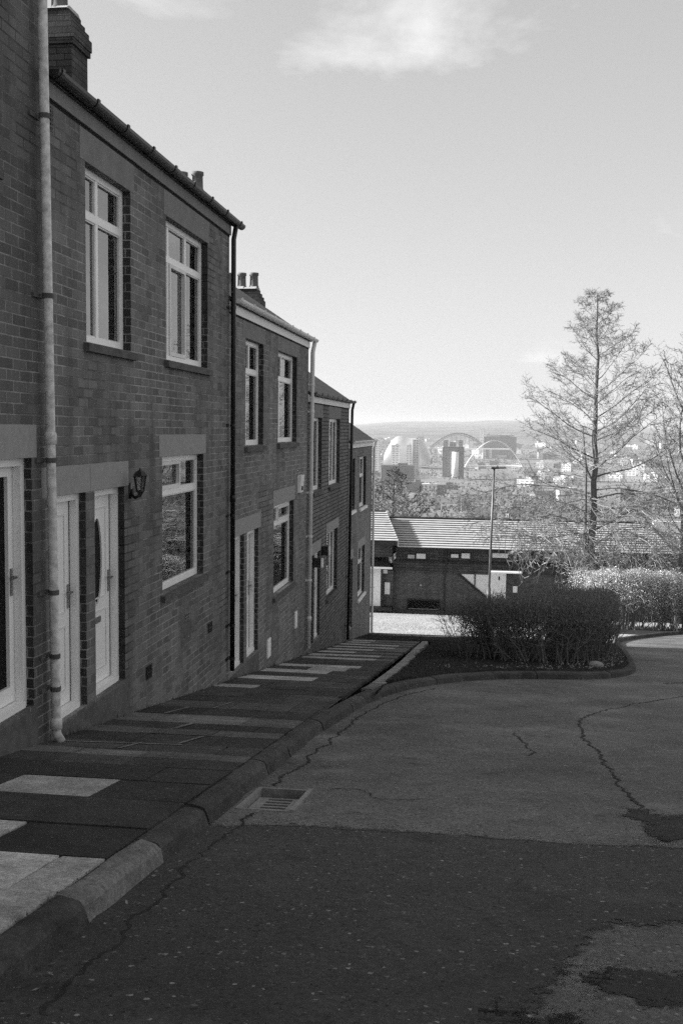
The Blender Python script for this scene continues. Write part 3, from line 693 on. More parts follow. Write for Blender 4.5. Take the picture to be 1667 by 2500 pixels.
def fray(mat,scale,amp):
    t=mat.node_tree; n=t.nodes; ps=n.new('ShaderNodeNewGeometry'); q=n.new('ShaderNodeTexNoise'); q.inputs['Scale'].default_value=scale; q.inputs['Detail'].default_value=8; q.inputs['Roughness'].default_value=.75; t.links.new(ps.outputs['Position'],q.inputs['Vector'])
    vc=n.new('ShaderNodeVertexColor'); vc.layer_name='rim'; ad_=n.new('ShaderNodeMath'); ad_.operation='MULTIPLY_ADD'; t.links.new(q.outputs['Fac'],ad_.inputs[0]); ad_.inputs[1].default_value=amp; t.links.new(vc.outputs[0],ad_.inputs[2])
    r=n.new('ShaderNodeMapRange'); c=.5+amp*.5; r.inputs[1].default_value=c-.05; r.inputs[2].default_value=c+.05; t.links.new(ad_.outputs[0],r.inputs[0]); t.links.new(r.outputs[0],n['Principled BSDF'].inputs['Alpha'])
fray(M['patch'],11,1.6); fray(M['worn'],9,2.6)
feather([(.12,1.0),(.14,3.4),(.25,3.8),(.40,4.2),(.50,4.56),(.62,4.68),(1.0,4.8),(2.6,4.85),(2.6,6.3),(1.25,6.28),(.5,6.2),(-.4,6.26),(-1.2,6.22),(-1.75,6.0),(-1.75,1.0)],.05,.16,'patch','road_patch')
for P in ([(.42,4.05),(.48,3.84),(.60,3.78),(.78,3.82),(1.0,3.78),(1.25,3.88),(1.2,4.03),(.9,4.0),(.78,4.1),(.64,4.13)],
          [(1.02,7.3),(1.0,7.05),(1.1,6.9),(1.03,6.6),(1.12,6.45),(1.35,6.6),(1.5,7.0),(1.42,7.28),(1.25,7.12),(1.12,7.38)],
          [(.14,3.6),(.12,3.35),(.3,3.25),(.38,3.55)]):
    feather(P,.03,.11,'worn','road_wear')
def crack(P,w,name='road_crack'):
    C=walk(catmull(P,12),.035); m=MB(); L=[];R=[]
    off=0
    for i,p in enumerate(C):
        d=(C[min(i+1,len(C)-1)]-C[max(i-1,0)]).normalized(); n=Vector((d.y,-d.x)); off=off*.8+random.uniform(-.02,.02); ww=w*random.uniform(.25,1.2)
        q=p+n*off; L.append(q-n*ww); R.append(q+n*ww)
    for i in range(len(C)-1):
        m.poly(flat([L[i],R[i],R[i+1],L[i+1]],.005))
    struct(m.build(name,M['tar']))
crack([(3.3,16.9),(2.7,15.9),(2.2,15.1),(1.7,14.1),(1.32,13.2),(1.14,12.3),(1.08,11.4),(1.11,9.7),(1.10,8.6),(1.12,7.7),(1.13,7.2)],.014)
crack([(.35,11.2),(.42,10.4),(.5,10.0),(.44,9.6)],.010); crack([(-1.50,7.45),(-1.46,9.0),(-1.42,11.5),(-1.2,14.2),(-.7,16.1)],.012); crack([(-1.46,6.5),(-1.48,5.5),(-1.46,4.2),(-1.45,3.2)],.012)
crack([(-1.3,6.15),(-.5,6.22),(.6,6.2),(1.6,6.3)],.007); crack([(4.2,21.2),(5.2,22.5),(6.4,23.6)],.02); crack([(3.2,19.0),(4.8,20.6),(6.5,21.8)],.025); crack([(-1.15,7.4),(-.9,7.5),(-.7,7.2),(-.3,7.35)],.006)
# drain grate sunk in its frame
dg=thing('drain_grate','rectangular iron gully grate sunk in the road by the kerb','drain grate',((GX0+GX1)/2,(GY0+GY1)/2,zr(7)-.1))
def sb(m,x0,y0,x1,y1,zt,zb):
    m.hexa([(x0,y0,zr(y0)+zb),(x1,y0,zr(y0)+zb),(x1,y1,zr(y1)+zb),(x0,y1,zr(y1)+zb),(x0,y0,zr(y0)+zt),(x1,y0,zr(y0)+zt),(x1,y1,zr(y1)+zt),(x0,y1,zr(y1)+zt)])
M['iron']=plain('cast_iron',.16,.28,14,.5,.003,spec=.5)
f=MB(); t=.02
sb(f,GX0-.01,GY0-.01,GX0+t,GY1+.01,.004,-.16); sb(f,GX1-t,GY0-.01,GX1+.012,GY1+.01,.014,-.16); sb(f,GX0+t,GY0-.01,GX1-t,GY0+t,.002,-.16); sb(f,GX0+t,GY1-t,GX1-t,GY1+.01,.004,-.16); f.build('grate_frame',M['iron'],dg)
g=MB(); ax,bx=GX0+t+.006,GX1-t-.006; ay,by=GY0+t+.006,GY1-t-.10
sb(g,ax,ay,ax+.075,by,-.045,-.08); sb(g,bx-.075,ay,bx,by,-.045,-.08)
nb=7; pit=(by-ay)/(nb-.55)
for k in range(nb): sb(g,ax+.075,ay+k*pit,bx-.075,ay+(k+.45)*pit,-.046,-.08)
g.build('grate_bars',M['iron'],dg)
m=MB(); m.poly([(GX0,GY0,zr(GY0)-.32),(GX1,GY0,zr(GY0)-.32),(GX1,GY1,zr(GY1)-.32),(GX0,GY1,zr(GY1)-.32)])
m.box(GX0-.02,GY0-.02,zr(7)-.5,GX0-.012,GY1+.02,zr(GY1)-.01) ; m.build('gully_pit',M['dark'],dg)

# ------------------------------------------------------------------ verge behind the kerb, and the wide ground
vg=MB(); inner=[K[i]-nrm(i)*.15 for i in range(len(K)) if K[i].y>13.6]
# strips from the kerb's back to the left edge
def leftx(Y): return -1.42 if Y<29.3 else (-3.64 if Y<33.2 else -30)
def xat(Y):
    best=None
    for p,q in zip(inner,inner[1:]):
        if min(p.y,q.y)<=Y<=max(p.y,q.y) and p.y!=q.y:
            x=lerp(p.x,q.x,(Y-p.y)/(q.y-p.y)); best=x if best is None else max(best,x)
    return best if best is not None else (-1.5 if Y<15 else 14.0)
Ys=[13.7+.2*k for k in range(78)]+[29.3,29.31]+[29.6+.3*k for k in range(12)]+[33.2,33.21]+[34+k for k in range(20)]
rnd=random.Random(3)
prev=None
for Y in Ys:
    a,b=leftx(Y),xat(Y); b=max(b,a+.02); n=12
    row=[]
    for k in range(n+1):
        x=lerp(a,b,k/n); h=0 if k in (0,n) else rnd.uniform(-.02,.03)+.05*math.sin(min(1,(b-a)/3)*math.pi*k/n)
        row.append(vg.vert((x,Y,zp(Y)-.012+h)))
    if prev:
        for k in range(n): vg.face((prev[k],prev[k+1],row[k+1],row[k]),1 if (Y>32.5 and (vg.v[row[k]][0]<3.0 or Y>48)) else 0)
    prev=row
verge=struct(vg.build('verge',[M['soil'],M['turfd']],None,True))
# terrain: one sheet from behind the camera to the far hills
def terrain_z(X,Y):
    P=[(-60,6.0),(-30,2.9),(34,-7.2),(54,-10.1),(66,-11.2),(100,-16.5),(200,-29),(400,-44),(800,-57),(1300,-62),(2000,-61),(2600,-52),(3500,-38),(4500,-14),(6000,18),(7200,46),(8200,68),(9200,40),(9600,30)]
    z=P[-1][1]
    for (a,za),(b,zb) in zip(P,P[1:]):
        if Y<=b: z=lerp(za,zb,max(0,(Y-a)/(b-a))); break
    if Y>3000:
        k=min(1,(Y-3000)/4000); z+=k*(11*math.sin(X*.0026+1.4)+6*math.sin(X*.0068)+2*math.sin(X*.017+Y*.004)) - k*max(0,X-100)*.024 -k*max(0,-X-500)*.03
    if 60<Y<=3000: z+=min(1,(Y-60)/200)*(1.5*math.sin(X*.05+Y*.013)+1.2*math.sin(Y*.03))*.8
    return z
tm=MB(); XS=[s*v for s in (-1,1) for v in ()]
xl=[-4200,-3200,-2400,-1800,-1300,-1000,-800,-640,-520,-420,-340,-270,-210,-160,-120,-90,-60,-40,-25,-12]; xl+= [0,12,25,40,60,90,120,160,210,270,340,420,520,640,760,900,1050,1200,1400,1600,1900,2300,2800,3400,4200]
yl=[-60,-30,0,34,54,60,66,80,100,130,160,200,260,330,400,500,650,800,1000,1300,1600,2000,2400,2800,3200,3600,4000,4500,5000,5500,6000,6500,7000,7400,7800,8200,8600,9200]
prev=None
for Y in yl:
    row=[tm.vert((X,Y,terrain_z(X,Y))) for X in xl]
    if prev:
        for k in range(len(xl)-1): tm.face((prev[k],prev[k+1],row[k+1],row[k]))
    prev=row
struct(tm.build('terrain',M['terrain'],None,True))

# ------------------------------------------------------------------ the low block across the bottom of the street
blk=thing('low_brick_block','long low brick block under a pale tiled roof behind the hedges','building',(0,55,-9.8))
FY=54.0
def courses(mb,x0a,x1a,x0b,x1b,y0,z0,y1,z1,n):           # tiled slope rising from (y0,z0) to (y1,z1); x ends move from a to b
    for k in range(n):
        t0,t1=k/n,(k+1)/n+.012; yA,zA=lerp(y0,y1,t0),lerp(z0,z1,t0); yB,zB=lerp(y0,y1,min(t1,1)),lerp(z0,z1,min(t1,1))
        a0,a1=lerp(x0a,x0b,t0),lerp(x1a,x1b,t0); b0,b1=lerp(x0a,x0b,min(t1,1)),lerp(x1a,x1b,min(t1,1)); e=.080
        yo=yA-.05; mb.hexa([(a0,yo,zA+.048),(a1,yo,zA+.048),(b1,yB,zB-.03),(b0,yB,zB-.03),(a0,yo,zA+e),(a1,yo,zA+e),(b1,yB,zB+.004),(b0,yB,zB+.004)])
r=MB(); courses(r,-4.45,9.35,-5.2,8.6,53.55,-6.07,57.4,-4.88,13); main_roof=r.build('roof',M['tile'],blk)
r=MB(); courses(r,-14,-4.40,-14,-5.42,53.0,-5.70,56.9,-4.50,13); left_roof=r.build('roof',M['tile'],blk); left_roof['label']='left roof standing higher'
r=MB(); r.hexa([(-5.6,57.35,-5.6),(8.7,57.35,-5.6),(8.7,61.2,-7.0),(-5.6,61.2,-7.0),(-5.6,57.35,-4.92),(8.7,57.35,-4.92),(8.7,61.2,-6.2),(-5.6,61.2,-6.2)]); r.hexa([(-14,56.85,-5.6),(-5.45,56.85,-5.6),(-5.45,61,-7.0),(-14,61,-7.0),(-14,56.85,-4.56),(-5.45,56.85,-4.56),(-5.45,61,-5.9),(-14,61,-5.9)]); r.build('rear_roof',M['fascia'],blk)
v=MB(); v.tube([(-5.35,57.42,-4.83),(8.65,57.42,-4.83)],.07,6); v.build('ridge_tile',M['fascia'],main_roof); v=MB(); v.tube([(-14,56.92,-4.46),(-5.45,56.92,-4.46)],.06,6); v.build('ridge_tile',M['fascia'],left_roof)
v=MB(); v.hexa([(-4.42,53.0,-5.95),(-4.38,53.0,-5.95),(-5.40,56.9,-4.75),(-5.44,56.9,-4.75),(-4.42,53.0,-5.66),(-4.36,53.0,-5.66),(-5.38,56.9,-4.455),(-5.44,56.9,-4.455)]); v.build('verge_board',M['tile'],left_roof)
w=MB()
# main walls with the low dark window recess, the upper windows, the left step and the right doorway left open
w.box(-4.7,FY,-10.6,9.2,FY+4,-7.40); w.build('wall',M['brickfar'],blk)
w=MB(); w.box(-4.7,FY-.03,-7.40,9.2,FY+4,-6.80); w.build('hung_tile_band',M['panelfar'],blk)
w=MB(); w.box(-4.6,FY+.02,-6.80,9.2,FY+3.9,-6.10); w.build('upper_wall',M['panelfar'],blk)
w=MB(); w.box(-4.3,FY-.12,-6.83,9.2,FY-.03,-6.77); w.box(-4.5,FY-.40,-6.18,9.30,FY-.34,-6.05); w.box(-14,52.95,-5.90,-4.45,53.0,-5.70); w.build('eaves_board',M['fascia'],blk)
w=MB(); w.box(-14,FY-.6,-10.6,-5.25,FY+3,-7.1); w.box(-5.25,FY-.25,-10.6,-4.7,FY+3,-7.3); w.build('entrance_wall',M['brickfar'],blk)
w=MB(); w.box(-14,53.3,-6.55,-4.75,57,-5.85); w.build('upper_wall',M['panelfar'],blk)
w=MB(); w.hexa([(-14,53.0,-7.07),(-4.75,53.0,-7.07),(-5.05,54.0,-6.57),(-14,54.0,-6.57),(-14,53.0,-7.03),(-4.75,53.0,-7.03),(-5.05,54.0,-6.50),(-14,54.0,-6.50)]); w.build('porch_roof',M['fascia'],blk)
w=MB(); w.box(-14,52.93,-7.12,-4.68,53.0,-7.03); w.build('porch_gutter',M['pvcs'],blk)
def bdoor(x0,x1,z0,z1,y,lab):
    d=MB(); d.box(x0,y-.05,z0,x1,y,z1); do=d.build('door',M['white'],blk); do['label']=lab
    s=MB(); cx=(x0+x1)/2+.05; s.box(cx-.035,y-.058,z1-.42,cx+.035,y-.05,z1-.22); s.build('slot_window',M['dark'],do)
    s=MB(); s.box(cx-.1,y-.058,z0+.95,cx+.1,y-.05,z0+.99); s.build('letter_plate',M['metal'],do)
bdoor(-6.25,-5.31,-9.12,-7.16,FY-.6,'white door with a slot window at the left end'); 
bdoor(.29,1.10,-9.3,-7.24,FY-.02,'white door with a slot window beside the white panels')
p=MB(); p.poly([(-1.32,FY-.01,-7.33),(-.52,FY-.01,-7.30),(-.52,FY-.01,-8.00)][::-1]); p.poly([(-.46,FY-.01,-7.30),(.27,FY-.01,-7.28),(.27,FY-.01,-8.62),(-.46,FY-.01,-8.06)][::-1]); p.build('white_panel',M['pvcs'],blk)
p=MB(); p.hexa([(-1.42,FY-.06,-7.40),(-1.30,FY-.06,-7.33),(.32,FY-.06,-8.68),(.24,FY-.06,-8.76),(-1.42,FY-.02,-7.40),(-1.30,FY-.02,-7.33),(.32,FY-.02,-8.68),(.24,FY-.02,-8.76)]); p.box(-.52,FY-.05,-8.1,-.46,FY-.012,-7.3); p.build('sloping_rail',M['fascia'],blk)
p=MB(); p.box(.30,53.2,-7.20,1.88,53.97,-7.13); p.build('door_canopy',M['white'],blk)
for (x0,x1,z0,z1,mt) in ((-3.97,-3.62,-6.66,-6.47,'curtain'),(-3.52,-3.05,-6.66,-6.40,'net'),(-1.73,-1.36,-6.56,-6.38,'net'),(-1.20,-.77,-6.58,-6.32,'net'),(.38,1.16,-6.50,-6.27,'net'),(3.0,3.7,-6.5,-6.27,'curtain'),(5.0,5.4,-6.85,-6.6,'net'),(6.6,7.3,-6.45,-6.22,'net')):
    f=MB(); f.box(x0-.04,FY-.015,z0-.04,x1+.04,FY+.02,z1+.04); fo=f.build('window',M['fascia'],blk)
    g=MB(); g.poly([(x0,FY-.02,z0),(x1,FY-.02,z0),(x1,FY-.02,z1),(x0,FY-.02,z1)]); g.build('pane',M['pvcs'] if mt=='net' else M['curtain'],fo)
f=MB(); f.box(-3.98,FY-.06,-9.34,-2.22,FY-.01,-8.78); fo=f.build('window',M['fascia'],blk); fo['label']='low wide dark window near the ground'
g=MB(); g.poly([(-3.9,FY-.065,-9.26),(-2.32,FY-.065,-9.26),(-2.32,FY-.065,-8.84),(-3.9,FY-.065,-8.84)]); g.build('pane',M['dglass'],fo)
g=MB(); g.box(-3.9,FY-.10,-9.30,-2.3,FY-.066,-9.27); g.build('window_ledge',M['stone'],fo)
for a,b,c,d in ((-5.13,-4.86,-8.54,-7.92),(1.46,1.68,-8.28,-7.95),(-5.22,-5.0,-7.45,-7.26)):
    f=MB(); f.box(a,FY-.28 if a<-4.6 else FY-.03,c,b,FY-.24 if a<-4.6 else FY,d); f.build('meter_box',M['white'],blk)
f=MB(); f.tube([(-1.97,FY-.09,-6.2),(-1.97,FY-.09,-7.35),(-2.05,FY-.09,-7.5),(-2.03,FY-.09,-9.5)],.04,8); f.build('downpipe',M['black'],blk)
f=MB(); f.box(-7,53.1,-9.32,-4.7,53.9,-9.14); f.box(-5.1,53.2,-10.2,-4.7,53.9,-9.32); f.build('entrance_step',M['fascia'],blk)
f=MB(); f.lathe((-3.27,FY-.03,-8.06),[(.07,0),(.07,.02)],12) if False else f.tube([(-3.27,FY-.05,-8.05),(-3.27,FY,-8.05)],.06,10); f.build('round_vent',M['stone'],blk)
# neighbour stepping down to the right
b2=thing('end_block','lower pale walled block at the right edge behind the long roof','building',(12,56,-10))
r=MB(); courses(r,9.30,20,9.0,20,54.3,-6.55,57.6,-5.3,13); r.build('roof',M['tile'],b2)
w=MB(); w.box(9.25,54.9,-10.7,20,58,-6.5); w.build('wall',plain('grey_render',.22,.28,3,.9),b2)
tk=thing('satellite_dish','white round dish on the roof at the far right','dish',(8.2,56.4,-5.2))
m=MB(); m.lathe((0,0,0),[(.02,0),(.16,.03),(.27,.10),(.30,.16),(.29,.16),(.15,.05),(.02,.025)],18); R_=Matrix.Translation((8.35,55.9,-4.75))@Matrix.Rotation(rad(75),4,'X'); m.v=[tuple(R_@Vector(p)) for p in m.v]; m.build('reflector',M['white'],tk,True)
m=MB(); m.tube([(8.35,56.0,-4.8),(8.4,56.4,-5.3)],.025,6); m.tube([(8.35,55.9,-5.0),(8.35,55.4,-4.7)],.012,6); m.build('arm',M['metal'],tk)
m=MB(); m.box(8.75,57.2,-5.3,14,57.5,-4.70); o=tag(recentre(m.build('flat_white_roof',M['white'])),'white flat roof edge behind the lower block at right','roof')

# ------------------------------------------------------------------ street lamp
lp=thing('street_lamp','slim grey street lamp with a flat head rising from behind the dark hedge','street lamp',(.16,36,zp(36)))
m=MB(); m.tube([(.15,36,zp(36)-.1),(.16,36,-5.4)],.07,12); m.tube([(.16,36,-5.4),(.165,36,-5.36)],[.07,.042],12,False); m.tube([(.165,36,-5.36),(.245,36,-1.30)],[.044,.034],12); m.build('post',plain('galvanised',.10,.20,5,.45,0,metal=.3),lp,True)
m=MB(); m.hexa([(.14,35.93,-1.30),(.66,35.95,-1.27),(.66,36.05,-1.27),(.14,36.07,-1.30),(.16,35.95,-1.23),(.64,35.97,-1.235),(.64,36.03,-1.235),(.16,36.05,-1.23)]); m.tube([(.36,36,-1.235),(.36,36,-1.17)],.02,8); m.build('lamp_head',M['black'],lp)

# ------------------------------------------------------------------ bare trees
def bare_tree(seed,height,spread,limbs=40,sub=11,tw=6,tips=3,lowest=.2,up=.5,droop=.25,shape='cone',r0=.16,twr=.006,lean=(0,0),thick=1.0):
    R=random.Random(seed); trunk=MB(); crown=MB()
    def path(p,d,L,n,jit,grav):
        pts=[p.copy()]; 
        for i in range(n):
            d=(d+Vector((R.gauss(0,jit),R.gauss(0,jit),R.gauss(0,jit)+grav))).normalized(); p=p+d*(L/n); pts.append(p.copy())
        return pts
    n=16; tp=[Vector((lean[0]*(k/n)**1.5+R.gauss(0,.035*height/14),lean[1]*(k/n)**1.5+R.gauss(0,.03*height/14),height*k/n)) for k in range(n+1)]
    tp[0]=Vector((0,0,-.3))
    trunk.tube(tp,[r0*(1-.95*k/n)**.8+.01 for k in range(n+1)],9)
    def along(pts,t):
        f=t*(len(pts)-1); i=min(int(f),len(pts)-2); return pts[i].lerp(pts[i+1],f-i),(pts[i+1]-pts[i]).normalized()
    for k in range(limbs):
        t=lowest+(1-lowest)*((k+.5)/limbs)**(1.12 if shape=='cone' else .92); p,_=along(tp,min(t,.985)); az=k*2.4+R.uniform(-.4,.4)
        if shape=='cone': L=spread*(1-t)**.85*R.choice((R.uniform(.5,.8),R.uniform(.8,1.15),R.uniform(.85,1.1)))+.35
        else: L=spread*(math.sin(math.pi*min(1,(t-lowest)/(1-lowest)*.8+.22)))*R.uniform(.7,1.1)+.3
        el=lerp(up*.55,up*1.9,t); d=Vector((math.cos(az)*math.cos(el),math.sin(az)*math.cos(el),math.sin(el)))
        lr=max(.012,r0*.30*(L/spread)**.9)*thick
        pts=path(p,d,L,9,.085,(.03 if t>.45 else -.015-droop*.10))
        (trunk if lr>.03 else crown).tube(pts,[lr*(1-.88*i/9)+.003 for i in range(10)],5,False)
        ns=max(3,int(sub*(L/spread)**.75))
        for j in range(ns):
            u=.18+.8*(j+R.random()*.6)/ns; q,qd=along(pts,min(u,.99)); side=qd.cross(Vector((0,0,1))).normalized()*(1 if j%2 else -1)
            dd=(qd*.75+side*.75+Vector((0,0,R.uniform(-.15,.45)))).normalized(); l2=L*(1-u*.72)*R.uniform(.3,.55)+.18
            g=-.05*droop*4 if t<.40 else .05
            p2=path(q,dd,l2,5,.16,g); crown.tube(p2,[lr*.36*(1-.7*i/5)+.003 for i in range(6)],3,False)
            for h in range(tw):
                u2=.2+.8*(h+R.random())/tw; q2,qd2=along(p2,min(u2,.99)); s2=Vector((R.gauss(0,1),R.gauss(0,1),R.gauss(.15,.7))).normalized()
                d3=(qd2*.8+s2*.8).normalized(); l3=l2*R.uniform(.22,.45)+.08; p3=path(q2,d3,l3,3,.22,-.22*droop*2 if t<.35 else .06)
                crown.tube(p3,[twr*1.15,twr,twr*.8,twr*.5],3,False)
                for e in range(tips):
                    q3,qd3=along(p3,R.uniform(.25,1)*.99); s3=Vector((R.gauss(0,1),R.gauss(0,1),R.gauss(.1,.8))).normalized(); d4=(qd3*.7+s3).normalized()
                    e1=q3+d4*R.uniform(.08,.22)*max(.6,height/14); crown.tube([q3,e1],[twr*.9,twr*.8],3,False)
    return trunk,crown
def place_tree(tr,name,loc,label,group=None,mt='bark',mc='twig',cat='tree'):
    root=thing(name,label,cat,loc,group)
    for mb,nm,mm in ((tr[0],'trunk',mt),(tr[1],'crown',mc)):
        q=MB(); q.v=[(x+loc[0],y+loc[1],z+loc[2]) for x,y,z in mb.v]; q.f=mb.f; q.m=mb.m; q.t=mb.t; q.build(nm,M[mm],root)
    return root
def copy_thing(o,loc,rz,sc,label):
    c=o.copy(); COL.objects.link(c); c.location=loc; c.rotation_euler=(0,0,rz); c.scale=(sc,sc,sc); c['label']=label
    for ch in list(o.children):
        d=ch.copy(); COL.objects.link(d); d.parent=c
    return c
big=place_tree(bare_tree(11,14.9,7.6,60,16,9,4,.20,.30,.50,'cone',.19,.0078),'bare_tree',(4.75,48.0,zp(48)-.05),'tall bare cone shaped tree with drooping lower boughs behind the pale hedge',mc='twig')
# its second stem
m=MB(); m.tube([(4.70,48,zp(48)+2.2),(4.45,47.9,zp(48)+3.4),(4.42,47.9,zp(48)+5.2),(4.40,47.9,zp(48)+7.0),(4.2,47.9,zp(48)+9.0)],[.10,.085,.07,.05,.02],8,False); m.build('second_stem',M['bark'],big)
# pendulous pale catkin twigs of the lowest boughs
R=random.Random(5); hg=MB()
for k in range(330):
    a=R.uniform(0,2*math.pi); rr=R.uniform(.5,3.9); x=4.75+rr*math.cos(a); y=48+rr*math.sin(a); z=zp(48)+R.uniform(3.3,4.6)
    if y>51: continue
    p=Vector((x,y,z)); pts=[p]; d=Vector((R.gauss(0,.5),R.gauss(0,.5),-.6)).normalized(); L=R.uniform(.7,1.9)
    for i in range(5): d=(d+Vector((R.gauss(0,.25),R.gauss(0,.25),-.25+ (.5 if i==4 else 0)))).normalized(); p=p+d*L/5; pts.append(p)
    hg.tube(pts,[.014,.013,.012,.012,.011,.008],3,False)
    for i in range(1,6):
        e=pts[i]+Vector((R.gauss(0,.14),R.gauss(0,.14),R.uniform(-.25,.02))); hg.tube([pts[i],e],[.010,.008],3,False)
hg.build('hanging_twigs',M['twigl'],big)
place_tree(bare_tree(21,14.2,4.6,34,11,6,3,.18,.95,-.2,'round',.15,.009,(.8,0)),'bare_tree',(8.9,50.0,zp(50)-.1),'bare tree of long upright boughs cut by the right edge',mc='twig')
place_tree(bare_tree(31,8.8,5.6,46,13,8,4,.15,.45,.1,'cone',.13,.013),'bare_tree',(-6.0,68.0,terrain_z(-6,68)-.1),'bushy bare tree just beyond the left end of the low block',mc='bark')
# birches
def birch(seed,h):
    R=random.Random(seed); t,c=bare_tree(seed,h,2.2,16,6,4,2,.3,.9,.4,'round',.07,.007,(R.uniform(.3,1.4),0),.5); return t,c
place_tree(birch(41,7.5),'birch_tree',(-2.45,76,terrain_z(-2.4,76)-.1),'slender white barked birch leaning right beyond the low roof, nearest the street lamp','white birches beyond the low block','birch')
place_tree(birch(42,7.0),'birch_tree',(5.5,80,terrain_z(5.5,80)-.1),'white barked birch beyond the low roof, left of the big tree trunk','white birches beyond the low block','birch')
place_tree(birch(43,8.4),'birch_tree',(12.6,84,terrain_z(12.6,84)-.1),'white barked birch beyond the low roof, right of the big tree','white birches beyond the low block','birch')
# bank of thinner trees beyond
protos=[]
R=random.Random(77)
for k in range(4): protos.append(place_tree(bare_tree(50+k,7.5,3.2,18,7,5,2,.15,.6,.0,'round',.10,.016),'bank_tree',(-9+6*k,92+R.uniform(-5,5),0),'bare tree on the bank beyond the low roof','bare trees on the bank beyond the low block',mc='twigl' if k%2 else 'twig'))
spots=[]
for k in range(64):
    Y=R.uniform(72,230); X=Y*R.uniform(-.13,.24)
    if abs(X/Y+.085)<.012 and Y<90: continue
    spots.append((X,Y))
for k,(X,Y) in enumerate(spots):
    sc=R.uniform(.55,1.0)*(1+.25*(Y>150)); loc=(X,Y,terrain_z(X,Y)-.2)
    if k<4: protos[k].location=loc; protos[k].scale=(sc,)*3
    else: copy_thing(protos[k%4],loc,R.uniform(0,6.28),sc,'bare tree on the bank beyond the low roof')
# scrub that nobody could count
sc_=MB(); R=random.Random(9)
for k in range(2600):
    Y=62+R.random()**1.6*420; X=Y*R.uniform(-.16,.26); z=terrain_z(X,Y); s=1+Y/260
    for j in range(5):
        d=Vector((R.gauss(0,.45),R.gauss(0,.45),1)).normalized(); L=R.uniform(1.0,2.8)*s*.8; b=Vector((X+R.gauss(0,.5),Y+R.gauss(0,.5),z-.1)); e=b+d*L
        mid=b.lerp(e,.5)+Vector((R.gauss(0,.12),R.gauss(0,.12),0)); w_=.010*s; sc_.tube([b,mid,e],[w_*1.3,w_,w_*.5],3,False)
        for q in range(3):
            f=b.lerp(e,R.uniform(.4,.95)); g_=f+Vector((R.gauss(0,.5),R.gauss(0,.5),R.uniform(.1,.7)))*.6*s; sc_.tube([f,g_],[w_*.6,w_*.4],3,False)
struct(sc_.build('scrub',M['twigl']),'stuff')

# ------------------------------------------------------------------ hedges
def leaf(mb,p,s,R,m=0,flatz=0.0):
    n=Vector((R.gauss(0,1),R.gauss(0,1),R.gauss(flatz,1))).normalized(); a=n.orthogonal().normalized(); a=Matrix.Rotation(R.uniform(0,6.28),3,n)@a; b=n.cross(a)
    w=s*R.uniform(.32,.5); v=len(mb.v)
    for q in (p-a*s*.5,p+b*w*.5,p+a*s*.5,p-b*w*.5): mb.v.append(tuple(q))
    mb.face((v,v+1,v+2,v+3),m)
def hedge(pathpts,rad_,hfun,nst,nleaf,lsz,R,low=.45,zbase=zp,stemr=.009,topbias=.5,up=.3):
    C=walk(catmull(pathpts,12),.1); st=MB(); lv=MB()
    def pt():
        i=R.randrange(len(C)); p=C[i]; a=R.uniform(0,6.28); r=rad_*math.sqrt(R.random()); return Vector((p.x+r*math.cos(a),p.y+r*math.sin(a))),i/len(C)
    for k in range(nst):
        p,u=pt(); h=hfun(u)*R.uniform(.85,1.02); b=Vector((p.x,p.y,zbase(p.y)-.03)); pts=[b]; d=Vector((R.gauss(0,.25),R.gauss(0,.25),1)).normalized(); q=b
        for i in range(6):
            d=(d+Vector((R.gauss(0,.22),R.gauss(0,.22),.12))).normalized(); q=q+d*h/6.2; pts.append(q)
        st.tube(pts,[stemr*(1.5-1.2*i/6) for i in range(7)],4,False)
        for i in range(2,7):
            for j in range(4):
                f=pts[i]; e=f+Vector((R.gauss(0,.16),R.gauss(0,.16),R.uniform(.02,.26))); 
                if e.z>zbase(e.y)+hfun(u)*1.03: e.z=zbase(e.y)+hfun(u)*R.uniform(.97,1.03)
                st.tube([f,f.lerp(e,.5)+Vector((R.gauss(0,.03),R.gauss(0,.03),0)),e],[stemr*.45,stemr*.38,stemr*.22],3,False)
    for k in range(nleaf):
        p,u=pt(); h=hfun(u); t=low+(1-low)*R.random()**topbias; lump=.06*math.sin(p.x*5.1)+.05*math.sin(p.y*4.3+1)+.03*math.sin(p.x*13+p.y*9)
        leaf(lv,Vector((p.x,p.y,zbase(p.y)+h*t+lump*t+R.gauss(0,.02))),lsz*R.uniform(.6,1.3),R,0,up)
    return st,lv
R=random.Random(12)
ctr=[(-.02,23.4),(.35,22.0),(1.0,21.4),(1.8,22.3),(2.25,24.4),(2.55,26.6),(2.65,28.0)]
hd=thing('clipped_hedge','dark shaded hedge with bare tangled stems on the near verge','hedge',(1.2,22,zp(22)))
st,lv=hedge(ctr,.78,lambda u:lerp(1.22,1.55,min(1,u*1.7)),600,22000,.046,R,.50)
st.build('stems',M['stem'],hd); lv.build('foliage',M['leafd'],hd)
# upright shoots on the clipped top
sh=MB(); C=walk(catmull(ctr,12),.1)
for k in range(5200):
    i=R.randrange(len(C)); p=C[i]; a=R.uniform(0,6.28); r=.84*math.sqrt(R.random()); x,y=p.x+r*math.cos(a),p.y+r*math.sin(a); h=lerp(1.22,1.55,min(1,i/len(C)*1.7)); b=Vector((x,y,zp(y)+h*R.uniform(.55,.95))); e=b+Vector((R.gauss(0,.05),R.gauss(0,.05),R.uniform(.08,.30)))
    sh.tube([b,e],[.005,.003],3,False)
sh.build('shoots',M['twig'],hd)
R=random.Random(14)
hl=thing('clipped_hedge','pale sunlit broadleaf hedge on short trunks at the right','hedge',(7,45.5,zp(45)))
def zb2(y): return zp(y)
st,lv=hedge([(4.9,45.6),(6.5,45.4),(8.5,46.0),(10.5,46.6),(12.5,47.2)],1.55,lambda u:2.42+.12*math.sin(u*9),150,70000,.085,R,.36,zb2,.016,.45,2.4)
